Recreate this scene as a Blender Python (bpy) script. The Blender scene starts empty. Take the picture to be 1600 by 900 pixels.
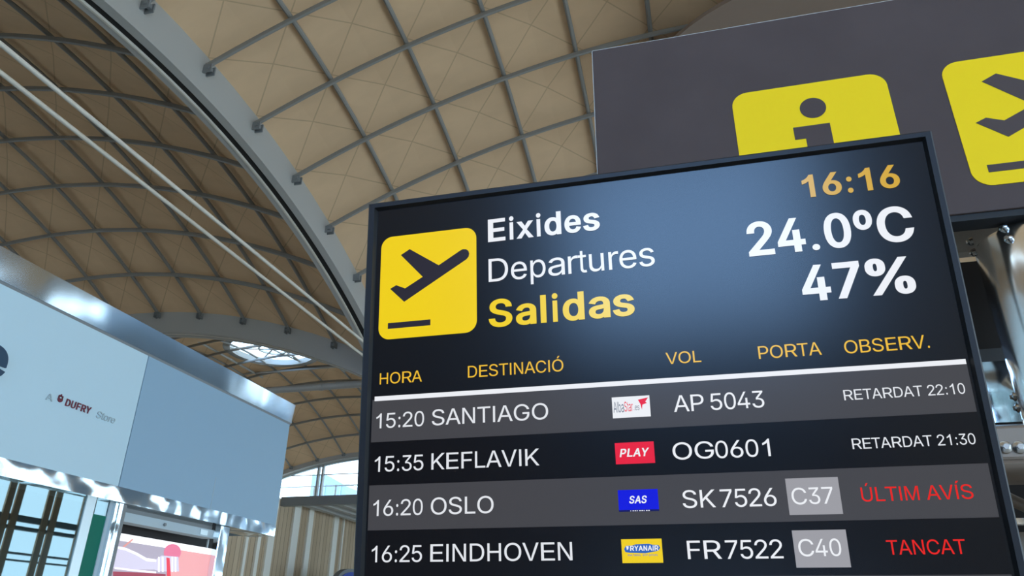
import bpy, math, random
from mathutils import Vector, Matrix
from mathutils.geometry import delaunay_2d_cdt
random.seed(7)
S = bpy.context.scene
COL = S.collection
PI = math.pi

# ------------------------------------------------------------------ camera
EYE = Vector((0.0, 0.0, 1.6))
FPX = 1155.0
def _axes(pitch, roll, yaw):
    p, r, y = (math.radians(a) for a in (pitch, roll, yaw))
    R, F, U = Vector((1, 0, 0)), Vector((0, 1, 0)), Vector((0, 0, 1))
    F2 = math.cos(p) * F + math.sin(p) * U
    U2 = -math.sin(p) * F + math.cos(p) * U
    R3 = math.cos(r) * R + math.sin(r) * U2
    U3 = -math.sin(r) * R + math.cos(r) * U2
    M = Matrix.Rotation(y, 3, 'Z')
    return M @ R3, M @ U3, M @ F2
CR, CU, CF = _axes(25.0155, 0.7303, 14.7169)
cd = bpy.data.cameras.new('camera'); cam = bpy.data.objects.new('camera', cd); COL.objects.link(cam)
cd.sensor_width = 36.0; cd.lens = FPX / 1600 * 36.0; cd.clip_start = 0.05; cd.clip_end = 600
cam.matrix_world = Matrix(((CR.x, CU.x, -CF.x, EYE.x), (CR.y, CU.y, -CF.y, EYE.y), (CR.z, CU.z, -CF.z, EYE.z), (0, 0, 0, 1)))
S.camera = cam
def at(px, py, axis, c):
    """point of the sight line through a photo pixel on the world plane axis = c (measured from the eye)"""
    d = CR * ((px - 800) / FPX) + CU * ((450 - py) / FPX) + CF
    return EYE + d * (c / d[axis])

# ------------------------------------------------------------------ sky, light, exposure
W = bpy.data.worlds.new('sky'); S.world = W; W.use_nodes = True
bg = W.node_tree.nodes['Background']
bg.inputs['Color'].default_value = (0.64, 0.84, 1.0, 1); bg.inputs['Strength'].default_value = 4.4
# the sky is brighter and bluer behind the viewer, added to strengthen the board's reflection
nt = W.node_tree
tc = nt.nodes.new('ShaderNodeTexCoord'); dp = nt.nodes.new('ShaderNodeVectorMath'); dp.operation = 'DOT_PRODUCT'
nt.links.new(tc.outputs['Generated'], dp.inputs[0]); dp.inputs[1].default_value = (0.0, -0.97, 0.24)
mr = nt.nodes.new('ShaderNodeMapRange'); mr.interpolation_type = 'SMOOTHSTEP'
for i, v in enumerate((0.90, 0.99, 5.0, 24.0)): mr.inputs[i + 1].default_value = v
nt.links.new(dp.outputs['Value'], mr.inputs[0]); nt.links.new(mr.outputs[0], bg.inputs['Strength'])
mx = nt.nodes.new('ShaderNodeMix'); mx.data_type = 'RGBA'; mx.inputs[6].default_value = (0.64, 0.84, 1.0, 1); mx.inputs[7].default_value = (0.30, 0.56, 1.0, 1)
m2 = nt.nodes.new('ShaderNodeMapRange'); m2.inputs[1].default_value = 0.86; m2.inputs[2].default_value = 0.96
nt.links.new(dp.outputs['Value'], m2.inputs[0]); nt.links.new(m2.outputs[0], mx.inputs[0]); nt.links.new(mx.outputs[2], bg.inputs['Color'])
S.view_settings.view_transform = 'Standard'; S.view_settings.look = 'None'
S.view_settings.gamma = 1.0; S.view_settings.use_curve_mapping = False
S.view_settings.exposure = 0.0
S.cycles.use_denoising = True
S.cycles.max_bounces = 10; S.cycles.diffuse_bounces = 6; S.cycles.glossy_bounces = 5
S.cycles.sample_clamp_indirect = 8.0

# ------------------------------------------------------------------ materials
def mat(name, col, rough=0.6, metal=0.0, spec=0.5, emit=None, estr=1.0):
    m = bpy.data.materials.new(name); m.use_nodes = True
    b = m.node_tree.nodes['Principled BSDF']
    b.inputs['Base Color'].default_value = (*col, 1); b.inputs['Roughness'].default_value = rough
    b.inputs['Metallic'].default_value = metal; b.inputs['Specular IOR Level'].default_value = spec
    if emit:
        b.inputs['Emission Color'].default_value = (*emit, 1); b.inputs['Emission Strength'].default_value = estr
    return m
def nodes(m):
    nt = m.node_tree
    return nt, nt.nodes['Principled BSDF']
def math_node(nt, op, a, b=None, c=None):
    n = nt.nodes.new('ShaderNodeMath'); n.operation = op
    for i, v in enumerate((a, b, c)):
        if v is None: continue
        if isinstance(v, (int, float)): n.inputs[i].default_value = v
        else: nt.links.new(v, n.inputs[i])
    return n.outputs[0]
def mix_col(nt, fac, a, b):
    n = nt.nodes.new('ShaderNodeMix'); n.data_type = 'RGBA'
    for s, v in ((n.inputs[0], fac), (n.inputs[6], a), (n.inputs[7], b)):
        if isinstance(v, (int, float)): s.default_value = v
        elif isinstance(v, tuple): s.default_value = (*v, 1)
        else: nt.links.new(v, s)
    return n.outputs[2]
def noise(nt, scale, detail=3, vec=None, sc=None):
    tc = nt.nodes.new('ShaderNodeTexCoord'); n = nt.nodes.new('ShaderNodeTexNoise')
    n.inputs['Scale'].default_value = scale; n.inputs['Detail'].default_value = detail
    src = tc.outputs['Object']
    if sc:
        mp = nt.nodes.new('ShaderNodeMapping'); mp.inputs['Scale'].default_value = sc
        nt.links.new(src, mp.inputs['Vector']); src = mp.outputs['Vector']
    nt.links.new(src, n.inputs['Vector'])
    return n.outputs['Fac']
def noisy(m, c1, c2, scale, sc=None, detail=4, bump=0.0, bdist=0.01):
    nt, b = nodes(m)
    f = noise(nt, scale, detail, sc=sc)
    r = nt.nodes.new('ShaderNodeMapRange'); r.inputs[1].default_value = 0.3; r.inputs[2].default_value = 0.7
    nt.links.new(f, r.inputs[0])
    nt.links.new(mix_col(nt, r.outputs[0], c1, c2), b.inputs['Base Color'])
    if bump:
        bp = nt.nodes.new('ShaderNodeBump'); bp.inputs['Strength'].default_value = bump; bp.inputs['Distance'].default_value = bdist
        nt.links.new(f, bp.inputs['Height']); nt.links.new(bp.outputs[0], b.inputs['Normal'])
    return m
def bumpy(m, scale, strength, dist, sc=None, detail=1):
    nt, b = nodes(m)
    f = noise(nt, scale, detail, sc=sc)
    bp = nt.nodes.new('ShaderNodeBump'); bp.inputs['Strength'].default_value = strength; bp.inputs['Distance'].default_value = dist
    nt.links.new(f, bp.inputs['Height']); nt.links.new(bp.outputs[0], b.inputs['Normal'])
    return m
def fabric(name, col, dark):
    """tensioned roof cloth: thin diagonal seams across every field, faint brushed mottling"""
    m = mat(name, col, 0.9, spec=0.1); nt, b = nodes(m)
    uv = nt.nodes.new('ShaderNodeUVMap'); sp = nt.nodes.new('ShaderNodeSeparateXYZ'); nt.links.new(uv.outputs[0], sp.inputs[0])
    u = math_node(nt, 'FRACT', sp.outputs[0]); v = math_node(nt, 'FRACT', sp.outputs[1])
    d1 = math_node(nt, 'ABSOLUTE', math_node(nt, 'SUBTRACT', u, v))
    d2 = math_node(nt, 'ABSOLUTE', math_node(nt, 'SUBTRACT', math_node(nt, 'ADD', u, v), 1.0))
    line = math_node(nt, 'LESS_THAN', math_node(nt, 'MINIMUM', d1, d2), 0.011)
    f = noise(nt, 1.3, 5, sc=(1.0, 2.2, 1.0))
    base = mix_col(nt, f, tuple(c * 0.9 for c in col), tuple(c * 1.1 for c in col))
    nt.links.new(mix_col(nt, math_node(nt, 'MULTIPLY', line, 0.6), base, dark), b.inputs['Base Color'])
    return m
M = {}
M['fabric'] = fabric('roof_fabric', (0.70, 0.48, 0.295), (0.42, 0.29, 0.18))
M['steel'] = mat('painted_steel', (0.43, 0.42, 0.395), 0.6, spec=0.3)
M['steel_dark'] = mat('grey_steel', (0.20, 0.21, 0.215), 0.5)
M['rib'] = mat('rib_steel', (0.26, 0.25, 0.23), 0.5)
M['dark_sheet'] = mat('dark_sheet', (0.022, 0.018, 0.017), 0.6, spec=0.2)
M['rail_grey'] = mat('rail_grey', (0.07, 0.072, 0.078), 0.6, spec=0.2)
M['black'] = mat('gap_shade', (0.008, 0.008, 0.009), 0.7)  # black put in for the shade of slots and gaps
M['rod'] = mat('pale_rod', (0.68, 0.63, 0.54), 0.45)
M['tube'] = mat('galvanised_tube', (0.42, 0.41, 0.39), 0.4, 0.3)
M['floor'] = noisy(mat('floor_stone', (0.6, 0.57, 0.52), 0.35), (0.43, 0.40, 0.35), (0.51, 0.475, 0.42), 0.8)
M['concrete'] = mat('pale_wall', (0.55, 0.54, 0.52), 0.8)
M['white_panel'] = mat('white_panel', (0.50, 0.65, 0.72), 0.5, spec=0.3)
M['blue_panel'] = mat('blue_grey_panel', (0.27, 0.40, 0.51), 0.5, spec=0.3)
M['blue_steel'] = mat('blue_grey_fascia', (0.17, 0.24, 0.32), 0.5)
M['stainless'] = bumpy(mat('stainless', (0.72, 0.80, 0.84), 0.10, 1.0), 1.2, 0.25, 0.05, sc=(1, 1, 0.6))
M['foil'] = bumpy(mat('crinkled_stainless', (0.78, 0.86, 0.90), 0.10, 1.0), 2.2, 0.65, 0.05, sc=(1, 1, 1.2), detail=1)
M['chrome'] = mat('chrome', (0.88, 0.87, 0.85), 0.17, 1.0)
M['crumpled'] = bumpy(mat('crumpled_mirror', (0.7, 0.74, 0.76), 0.12, 1.0), 10.0, 0.6, 0.05, detail=1)
M['bolt'] = mat('steel_bolt', (0.45, 0.44, 0.42), 0.25, 1.0)
M['bronze'] = mat('brown_metal', (0.20, 0.15, 0.11), 0.45, 0.4)
M['navy'] = mat('navy_letter', (0.012, 0.045, 0.09), 0.5)
M['crimson'] = mat('dark_red_letter', (0.14, 0.012, 0.03), 0.5)
M['grey_letter'] = mat('grey_letter', (0.36, 0.44, 0.47), 0.5)
M['green'] = mat('green_panel', (0.008, 0.15, 0.10), 0.55, spec=0.15)
M['alu'] = mat('aluminium', (0.62, 0.70, 0.72), 0.35, 0.5)
M['grey_box'] = mat('grey_box', (0.42, 0.50, 0.54), 0.5)
M['timber_post'] = mat('brown_mullion', (0.62, 0.36, 0.16), 0.5)
M['sign_sheet'] = noisy(mat('sign_sheet', (0.06, 0.06, 0.072), 0.7, spec=0.2), (0.070, 0.048, 0.043), (0.082, 0.057, 0.051), 6.0)
M['sign_yellow'] = mat('sign_yellow', (0.92, 0.60, 0.003), 0.6, spec=0.2)
M['sign_edge'] = mat('bare_sheet_edge', (0.55, 0.53, 0.48), 0.5)
M['bezel'] = mat('bezel', (0.017, 0.017, 0.020), 0.42, spec=0.20)
M['bezel_lip'] = mat('bezel_lip', (0.004, 0.004, 0.005), 0.5)
def screen(name, col, s=1.0):
    return mat(name, (0.002, 0.002, 0.003), 0.21, spec=0.23, emit=col, estr=s)
M['scr'] = screen('screen_black', (0.003, 0.004, 0.006))
M['scr_row'] = screen('screen_row', (0.055, 0.055, 0.062))
M['scr_row_dark'] = screen('screen_row_dark', (0.002, 0.002, 0.003))
M['scr_white'] = screen('screen_white', (0.84, 0.86, 0.90))
M['scr_text'] = screen('screen_text', (0.76, 0.78, 0.82))
M['scr_yellow'] = screen('screen_yellow', (0.86, 0.62, 0.004))
M['scr_gold'] = screen('screen_gold', (0.85, 0.50, 0.03))
M['scr_amber'] = screen('screen_amber', (0.64, 0.38, 0.02))
M['scr_ink'] = screen('screen_ink', (0.020, 0.018, 0.030))
M['scr_red'] = screen('screen_red', (0.75, 0.012, 0.008))
M['scr_grey'] = screen('screen_grey', (0.33, 0.33, 0.36))
M['scr_play'] = screen('screen_crimson', (0.78, 0.012, 0.045))
M['scr_blue'] = screen('screen_blue', (0.002, 0.006, 0.72))
M['scr_navy'] = screen('screen_navy', (0.003, 0.005, 0.10))
M['scr_sky'] = screen('screen_sky_blue', (0.02, 0.12, 0.50))
M['scr_slate'] = screen('screen_slate', (0.13, 0.16, 0.22))
M['ad_white'] = mat('lit_white', (0.5, 0.5, 0.5), 0.4, emit=(0.95, 0.92, 0.93), estr=0.8)
M['wood'] = None
m = mat('timber_cladding', (0.30, 0.24, 0.18), 0.75); nt, b = nodes(m)
tc = nt.nodes.new('ShaderNodeTexCoord'); sp = nt.nodes.new('ShaderNodeSeparateXYZ'); nt.links.new(tc.outputs['Object'], sp.inputs[0])
y = math_node(nt, 'MULTIPLY', sp.outputs[1], 2.6)
gap = math_node(nt, 'LESS_THAN', math_node(nt, 'FRACT', y), 0.07)
wn = nt.nodes.new('ShaderNodeTexWhiteNoise'); wn.noise_dimensions = '1D'; nt.links.new(math_node(nt, 'FLOOR', y), wn.inputs['W'])
grain = noise(nt, 3.0, 5, sc=(1, 5, 0.35))
c = mix_col(nt, wn.outputs['Value'], (0.50, 0.37, 0.24), (0.66, 0.52, 0.36))
c = mix_col(nt, math_node(nt, 'MULTIPLY', grain, 0.5), c, (0.40, 0.29, 0.19))
nt.links.new(mix_col(nt, gap, c, (0.12, 0.09, 0.06)), b.inputs['Base Color'])
M['wood'] = m
M['fin'] = mat('white_fin', (0.88, 0.86, 0.78), 0.6)
def glass(name, tint, refl):
    m = bpy.data.materials.new(name); m.use_nodes = True; nt = m.node_tree
    nt.nodes.remove(nt.nodes['Principled BSDF'])
    t = nt.nodes.new('ShaderNodeBsdfTransparent'); t.inputs[0].default_value = (*tint, 1)
    g = nt.nodes.new('ShaderNodeBsdfGlossy'); g.inputs['Roughness'].default_value = 0.01; g.inputs[0].default_value = (0.62, 0.78, 0.82, 1)
    x = nt.nodes.new('ShaderNodeMixShader'); x.inputs[0].default_value = refl
    nt.links.new(t.outputs[0], x.inputs[1]); nt.links.new(g.outputs[0], x.inputs[2])
    nt.links.new(x.outputs[0], nt.nodes['Material Output'].inputs[0])
    return m
M['shop_glass'] = glass('coated_shop_glass', (0.4, 0.5, 0.52), 0.20)
M['clear_glass'] = glass('clear_glass', (0.95, 0.97, 0.98), 0.06)

# ------------------------------------------------------------------ mesh helpers
class MB:
    def __init__(s): s.v = []; s.f = []; s.uv = None; s.smooth = False
    def add(s, vs, fs):
        o = len(s.v); s.v += [tuple(p) for p in vs]; s.f += [tuple(i + o for i in f) for f in fs]; return s
    def box(s, lo, hi):
        x0, y0, z0 = lo; x1, y1, z1 = hi
        return s.add([(x0,y0,z0),(x1,y0,z0),(x1,y1,z0),(x0,y1,z0),(x0,y0,z1),(x1,y0,z1),(x1,y1,z1),(x0,y1,z1)],
                     [(0,3,2,1),(4,5,6,7),(0,1,5,4),(1,2,6,5),(2,3,7,6),(3,0,4,7)])
    def prism(s, pts, O, U, V, d):
        """closed outline pts (u, v) on plane O + uU + vV, extruded by vector d"""
        tris, P = fill([pts])
        n = len(P); a = [O + U * p[0] + V * p[1] for p in P]; bb = [p + d for p in a]
        s.add(a + bb, [t for t in tris] + [tuple(i + n for i in reversed(t)) for t in tris])
        q = [O + U * p[0] + V * p[1] for p in pts]; k = len(q)
        s.add(q + [p + d for p in q], [(i, (i + 1) % k, (i + 1) % k + k, i + k) for i in range(k)])
        return s
    def tube(s, path, r, n=8, rz=None, cap=True):
        path = [Vector(p) for p in path]; rings = []
        for i, p in enumerate(path):
            t = (path[min(i + 1, len(path) - 1)] - path[max(i - 1, 0)]).normalized()
            a = Vector((0, 0, 1)) if abs(t.z) < 0.95 else Vector((1, 0, 0))
            b = t.cross(a).normalized(); c = b.cross(t)
            rings.append([p + b * (r * math.cos(2 * PI * k / n)) + c * ((rz or r) * math.sin(2 * PI * k / n)) for k in range(n)])
        fs = []
        for i in range(len(path) - 1):
            for k in range(n):
                fs.append((i * n + k, i * n + (k + 1) % n, (i + 1) * n + (k + 1) % n, (i + 1) * n + k))
        if cap: fs += [tuple(reversed(range(n))), tuple(range((len(path) - 1) * n, len(path) * n))]
        s.smooth = True
        return s.add([p for R in rings for p in R], fs)
    def lathe(s, prof, c, n=40, axis='Z'):
        """profile (radius, height) turned about an upright axis through c"""
        vs = []; fs = []; k = len(prof)
        for j in range(n):
            a = 2 * PI * j / n
            for r, h in prof:
                d = Vector((r * math.cos(a), r * math.sin(a), h))
                if axis == 'Y': d = Vector((d.x, -d.z, d.y))
                vs.append(Vector(c) + d)
        for j in range(n):
            for i in range(k - 1):
                fs.append((j * k + i, ((j + 1) % n) * k + i, ((j + 1) % n) * k + i + 1, j * k + i + 1))
        s.smooth = True
        return s.add(vs, fs)
    def build(s, name, m, parent=None, smooth=None, bevel=0.0):
        me = bpy.data.meshes.new(name); me.from_pydata([tuple(p) for p in s.v], [], s.f)
        if s.uv:
            l = me.uv_layers.new(name='UVMap')
            for i, q in enumerate(s.uv): l.data[i].uv = q
        me.materials.append(m); me.update()
        if (s.smooth if smooth is None else smooth):
            me.polygons.foreach_set('use_smooth', [True] * len(me.polygons))
            if hasattr(me, 'set_sharp_from_angle'): me.set_sharp_from_angle(angle=math.radians(40))
        o = bpy.data.objects.new(name, me); COL.objects.link(o)
        if bevel:
            bm = o.modifiers.new('bevel', 'BEVEL'); bm.width = bevel; bm.segments = 2; bm.limit_method = 'ANGLE'
        if parent:
            o.parent = parent; o.matrix_parent_inverse = PINV.get(parent.name, Matrix.Identity(4))
        return o
PINV = {}
def fill(loops):
    P = []; E = []; 
    for l in loops:
        o = len(P); k = len(l); P += [Vector(p) for p in l]; E += [(o + i, o + (i + 1) % k) for i in range(k)]
    r = delaunay_2d_cdt(P, E, [], 0, 1e-6)
    V, F = r[0], r[2]; out = []
    for f in F:
        cx = sum(V[i].x for i in f) / 3; cy = sum(V[i].y for i in f) / 3; w = 0
        for l in loops:
            for i in range(len(l)):
                (x0, y0), (x1, y1) = l[i - 1], l[i]
                if (y0 <= cy) != (y1 <= cy):
                    xx = x0 + (cy - y0) * (x1 - x0) / (y1 - y0)
                    if xx > cx: w += 1 if y1 > y0 else -1
        if w: out.append(tuple(f))
    return out, [(v.x, v.y) for v in V]
def thing(name, label, cat, loc, group=None, kind=None):
    o = bpy.data.objects.new(name, None); COL.objects.link(o); o.location = loc; o.empty_display_size = 0.2
    PINV[o.name] = Matrix.Translation(-Vector(loc))
    return tag(o, label, cat, group, kind)
def tag(o, label=None, cat=None, group=None, kind=None):
    if label: o['label'] = label
    if cat: o['category'] = cat
    if group: o['group'] = group
    if kind: o['kind'] = kind
    return o
def rrect(u0, v0, u1, v1, r, n=8):
    p = []
    for cx, cy, a0 in ((u1 - r, v1 - r, 0), (u0 + r, v1 - r, 90), (u0 + r, v0 + r, 180), (u1 - r, v0 + r, 270)):
        for i in range(n + 1):
            a = math.radians(a0 + 90 * i / n); p.append((cx + r * math.cos(a), cy + r * math.sin(a)))
    return p
def disc(cx, cy, rx, ry=None, n=40):
    return [(cx + rx * math.cos(2 * PI * i / n), cy + (ry or rx) * math.sin(2 * PI * i / n)) for i in range(n)]

GLYPH_CHARS = [chr(k) for k in [37, 46, 48, 49, 50, 51, 52, 53, 54, 55, 57, 58, 65, 66, 67, 68, 69, 70, 71, 72, 73, 75, 76, 77, 78, 79, 80, 82, 83, 84, 85, 86, 89, 97, 98, 99, 100, 101, 102, 105, 108, 109, 111, 112, 114, 115, 116, 117, 119, 120, 186, 205, 211, 218]]
GLYPH_POINTS = [
[[247,398,225,399,205,403,186,409,170,418,155,429,142,442,131,456,122,472,114,489,109,507,106,526,105,545,105,580,106,600,109,619,115,637,122,654,131,670,142,684,155,696,170,707,187,716,205,722,225,726,247,728,269,726,289,722,308,716,324,707,339,696,352,684,363,670,372,654,379,637,384,619,387,600,388,580,388,545,387,526,384,507,379,489,371,472,362,456,351,442,339,429,324,418,307,409,289,403,269,399],[247,461,264,462,278,467,290,475,299,486,306,500,310,514,313,529,314,545,314,580,313,597,310,612,306,626,299,639,290,651,279,659,264,663,247,665,230,663,216,659,204,651,195,639,188,626,183,612,180,597,179,580,179,545,180,529,183,514,188,500,194,486,204,475,215,467,230,462],[705,-13,683,-12,663,-8,645,-2,628,6,613,17,600,30,589,44,580,60,573,77,568,95,565,114,564,134,564,169,565,188,568,207,573,225,580,242,589,258,601,273,614,285,629,296,645,305,664,311,684,315,705,316,727,315,748,311,766,305,783,296,797,285,810,273,821,258,830,242,837,225,842,207,845,188,846,169,846,134,845,114,842,95,837,77,829,60,820,44,809,30,797,17,782,6,765,-2,747,-8,727,-12],[705,49,722,51,736,55,748,63,757,74,764,88,769,102,772,118,773,134,773,169,772,185,769,200,764,215,758,228,749,239,737,247,723,252,705,254,689,252,674,247,663,239,653,228,646,215,641,200,638,185,637,169,637,134,638,118,641,102,646,88,653,74,662,63,674,55,688,51],[186,0,679,716,760,716,268,0]],
[[134,-6,121,-5,110,-2,99,4,89,12,80,22,74,33,71,45,70,58,71,71,74,83,80,93,89,103,99,112,110,117,121,121,134,122,147,121,159,117,170,112,180,103,188,93,194,83,197,71,198,58,197,45,194,33,188,22,180,12,170,4,159,-2,147,-5]],
[[319,-10,281,-7,245,1,213,15,183,34,156,58,133,87,113,121,97,160,84,203,75,250,69,302,67,358,69,413,75,465,84,512,97,556,114,595,134,628,157,658,184,682,213,701,246,715,281,723,319,726,357,723,393,715,425,701,455,682,481,658,504,628,524,595,541,556,554,512,563,465,569,413,570,358,569,302,563,250,554,203,541,160,524,121,505,87,482,58,455,34,425,15,393,1,357,-7],[319,70,344,72,368,78,389,89,408,104,426,123,441,145,454,172,465,202,473,236,479,273,483,314,484,358,483,402,479,442,473,480,465,514,454,544,441,571,426,593,408,612,389,627,368,638,344,645,319,647,294,645,270,638,249,627,229,612,212,593,197,571,184,544,173,514,165,480,159,442,155,402,154,358,155,314,159,273,165,236,173,202,184,172,197,145,212,123,229,104,249,89,270,78,294,72]],
[[108,0,108,77,550,77,550,0],[388,716,388,0,299,0,299,631,295,631,121,504,121,601,279,716]],
[[90,0,90,67,330,322,349,343,367,362,383,380,397,397,410,414,421,429,430,445,437,460,443,475,447,490,450,506,451,523,450,541,446,559,441,575,433,589,423,602,412,614,399,624,384,632,369,638,352,643,334,646,315,647,295,646,276,643,258,637,242,630,228,620,215,609,204,596,195,582,188,566,183,548,180,530,179,509,92,509,94,541,100,570,109,597,121,623,137,646,156,666,177,684,201,698,228,710,256,719,285,724,317,726,348,724,377,719,405,711,431,699,454,684,475,668,493,648,508,627,520,603,529,578,535,552,536,524,535,504,533,485,528,466,522,447,514,428,503,408,489,386,473,364,454,340,431,313,405,284,376,253,215,85,215,80,548,80,548,0]],
[[307,-10,275,-8,244,-4,215,3,187,14,161,27,137,42,117,60,99,81,84,104,73,129,65,156,62,185,154,185,157,168,162,151,169,136,178,123,189,110,202,100,217,91,233,83,268,73,287,71,308,70,329,71,350,74,369,79,387,86,404,94,419,105,432,117,443,131,452,146,458,164,462,183,463,204,462,223,459,242,453,259,445,276,434,292,421,306,405,318,387,329,365,337,341,343,313,347,283,348,221,348,221,421,405,631,405,636,98,636,98,716,524,716,524,648,297,392,297,407,336,408,371,406,404,399,434,388,461,374,485,356,505,336,522,313,536,288,545,261,551,233,553,204,551,173,545,145,535,118,521,93,504,70,484,50,461,32,434,18,406,6,375,-3,342,-8]],
[[56,148,56,223,347,716,437,716,153,234,153,229,581,229,581,148],[396,0,396,447,482,447,482,0]],
[[311,-10,280,-8,251,-3,223,5,197,16,173,29,152,45,133,64,117,85,103,107,93,131,87,157,84,184,172,184,174,168,179,153,186,138,194,125,204,113,216,102,229,93,244,85,260,78,276,74,293,71,311,70,332,71,352,75,371,82,389,91,405,102,419,115,432,130,442,147,451,165,457,185,460,206,461,228,460,251,456,272,450,292,441,311,430,329,418,344,403,357,387,369,369,378,349,384,329,388,307,390,289,389,271,387,253,383,236,378,219,371,204,364,191,355,180,346,95,356,135,716,516,716,516,636,212,636,188,424,192,424,204,434,218,443,233,451,267,463,304,469,323,469,347,468,370,465,392,459,414,452,434,442,452,430,470,417,486,401,500,385,513,366,524,346,533,325,541,303,546,280,549,255,550,230,548,196,542,164,533,134,519,106,502,81,483,58,460,38,434,21,407,8,377,-2,345,-8]],
[[319,-10,286,-8,256,-2,227,7,200,21,176,37,154,57,135,79,119,105,106,133,97,162,91,194,89,228,91,254,95,281,102,308,112,336,126,367,144,401,166,438,193,479,355,716,453,716,212,368,205,368,210,378,216,387,232,405,242,413,252,420,263,427,275,432,302,440,331,442,362,440,392,435,419,427,444,415,467,400,488,382,505,361,520,338,532,312,541,284,546,253,547,221,545,189,540,158,531,129,518,102,501,77,482,56,461,36,436,20,410,7,381,-2,351,-8],[319,68,339,69,358,73,376,79,392,88,407,99,421,112,432,126,442,143,450,161,456,180,460,200,461,221,460,243,456,263,450,283,442,300,432,316,421,331,407,343,392,354,376,362,358,369,339,372,319,373,298,372,279,369,261,363,245,354,229,344,216,331,204,317,194,301,186,283,180,265,177,244,176,223,177,201,180,180,186,161,194,143,204,126,216,112,229,99,245,88,261,79,279,73,298,69]],
[[136,0,455,631,455,636,87,636,87,716,550,716,550,631,232,0]],
[[318,726,351,724,381,718,410,709,437,695,461,679,483,659,502,637,518,611,531,583,540,554,545,522,547,488,546,462,542,435,534,408,525,380,511,349,493,315,470,278,444,237,282,0,184,0,424,348,432,348,427,338,421,329,405,311,395,303,385,296,373,289,361,284,349,280,335,276,307,274,275,276,246,281,218,289,193,301,170,316,150,334,132,355,117,378,105,404,96,432,91,463,89,495,91,528,97,558,106,587,119,614,135,639,154,660,176,680,201,696,227,709,256,718,286,724],[318,648,298,647,279,643,262,637,245,628,230,617,216,604,205,590,195,573,187,555,181,536,177,516,176,495,177,473,181,453,187,434,195,416,205,400,216,385,230,373,245,362,262,354,279,347,298,344,318,343,338,344,358,347,375,353,392,362,407,372,421,385,433,399,443,415,451,433,456,452,460,472,461,493,460,515,456,536,451,555,443,573,433,590,421,604,407,617,392,628,376,637,358,643,339,647]],
[[134,-6,121,-5,110,-2,99,4,89,12,80,22,74,33,71,45,70,58,71,71,74,83,80,93,89,103,99,112,110,117,121,121,134,122,147,121,159,117,170,112,180,103,188,93,194,83,197,71,198,58,197,45,194,33,188,22,180,12,170,4,159,-2,147,-5],[134,381,121,382,110,386,99,392,89,400,80,410,74,420,71,432,70,445,71,458,74,470,80,481,89,491,99,499,110,505,121,508,134,509,147,508,159,505,170,499,180,491,188,481,194,470,197,458,198,445,197,432,194,420,188,410,180,400,170,392,159,386,147,382]],
[[23,0,284,716,389,716,652,0,556,0,404,426,397,447,389,470,381,496,362,555,351,590,339,630,327,673,345,673,332,629,320,590,310,554,300,522,291,494,282,468,275,446,268,426,120,0],[155,200,155,280,520,280,520,200]],
[[85,0,85,716,339,716,375,714,407,710,437,702,463,691,486,677,506,661,522,642,536,622,547,600,554,577,559,552,560,526,559,504,556,484,551,466,544,451,535,436,525,423,514,412,501,402,488,394,474,387,459,380,443,375,443,369,460,367,477,362,494,355,511,346,527,334,542,320,555,304,566,286,576,266,583,243,587,219,588,192,587,165,582,140,574,116,563,94,549,73,531,55,510,39,485,25,456,14,424,6,387,2,347,0],[175,80,345,80,383,82,416,88,443,98,464,112,480,129,491,148,498,169,500,192,499,210,496,227,490,243,482,259,472,273,460,286,446,297,430,307,412,315,393,320,372,324,349,325,175,325],[175,402,335,402,354,403,372,406,389,410,406,417,420,425,434,435,445,446,455,459,463,474,468,489,472,506,473,524,471,547,465,568,454,586,440,604,421,618,398,628,370,634,338,636,175,636]],
[[376,-10,331,-7,289,2,249,16,211,35,177,60,147,89,121,123,98,162,80,205,67,252,59,303,57,358,59,412,67,463,80,510,98,553,121,592,147,626,177,656,211,681,249,700,289,714,331,723,376,726,403,725,429,722,454,717,479,710,502,701,525,690,546,678,566,663,584,647,601,629,617,610,630,589,642,566,652,542,660,517,666,490,575,490,570,508,564,525,557,541,548,555,538,569,528,581,516,593,503,603,489,612,475,620,444,632,427,636,411,639,394,641,376,642,344,639,314,633,285,623,258,608,234,590,212,568,192,542,176,512,163,479,153,442,147,401,146,358,148,314,153,274,163,237,176,204,193,174,212,148,234,126,259,107,286,93,314,83,344,77,376,74,394,75,411,77,427,80,444,84,460,90,475,97,489,104,503,113,516,124,528,135,538,147,548,161,557,176,564,191,570,208,575,226,666,226,660,199,652,174,643,150,631,128,617,107,602,87,585,70,566,53,546,39,525,26,503,15,479,6,455,-1,429,-6,403,-9]],
[[308,0,135,0,135,80,302,80,344,82,382,89,417,99,447,114,474,132,498,154,517,180,533,210,546,243,555,279,560,317,562,359,560,401,555,439,546,475,534,507,518,537,499,562,476,584,450,603,420,617,387,627,351,634,311,636,131,636,131,716,317,716,368,713,414,705,457,692,496,673,531,650,562,621,588,588,610,550,627,509,640,463,647,413,650,359,647,305,640,255,627,209,610,167,588,129,561,96,529,67,494,43,453,24,409,11,361,3],[175,716,175,0,85,0,85,716]],
[[85,0,85,716,524,716,524,636,175,636,175,402,500,402,500,322,175,322,175,80,528,80,528,0]],
[[85,0,85,716,519,716,519,636,175,636,175,392,487,392,487,311,175,311,175,0]],
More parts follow.
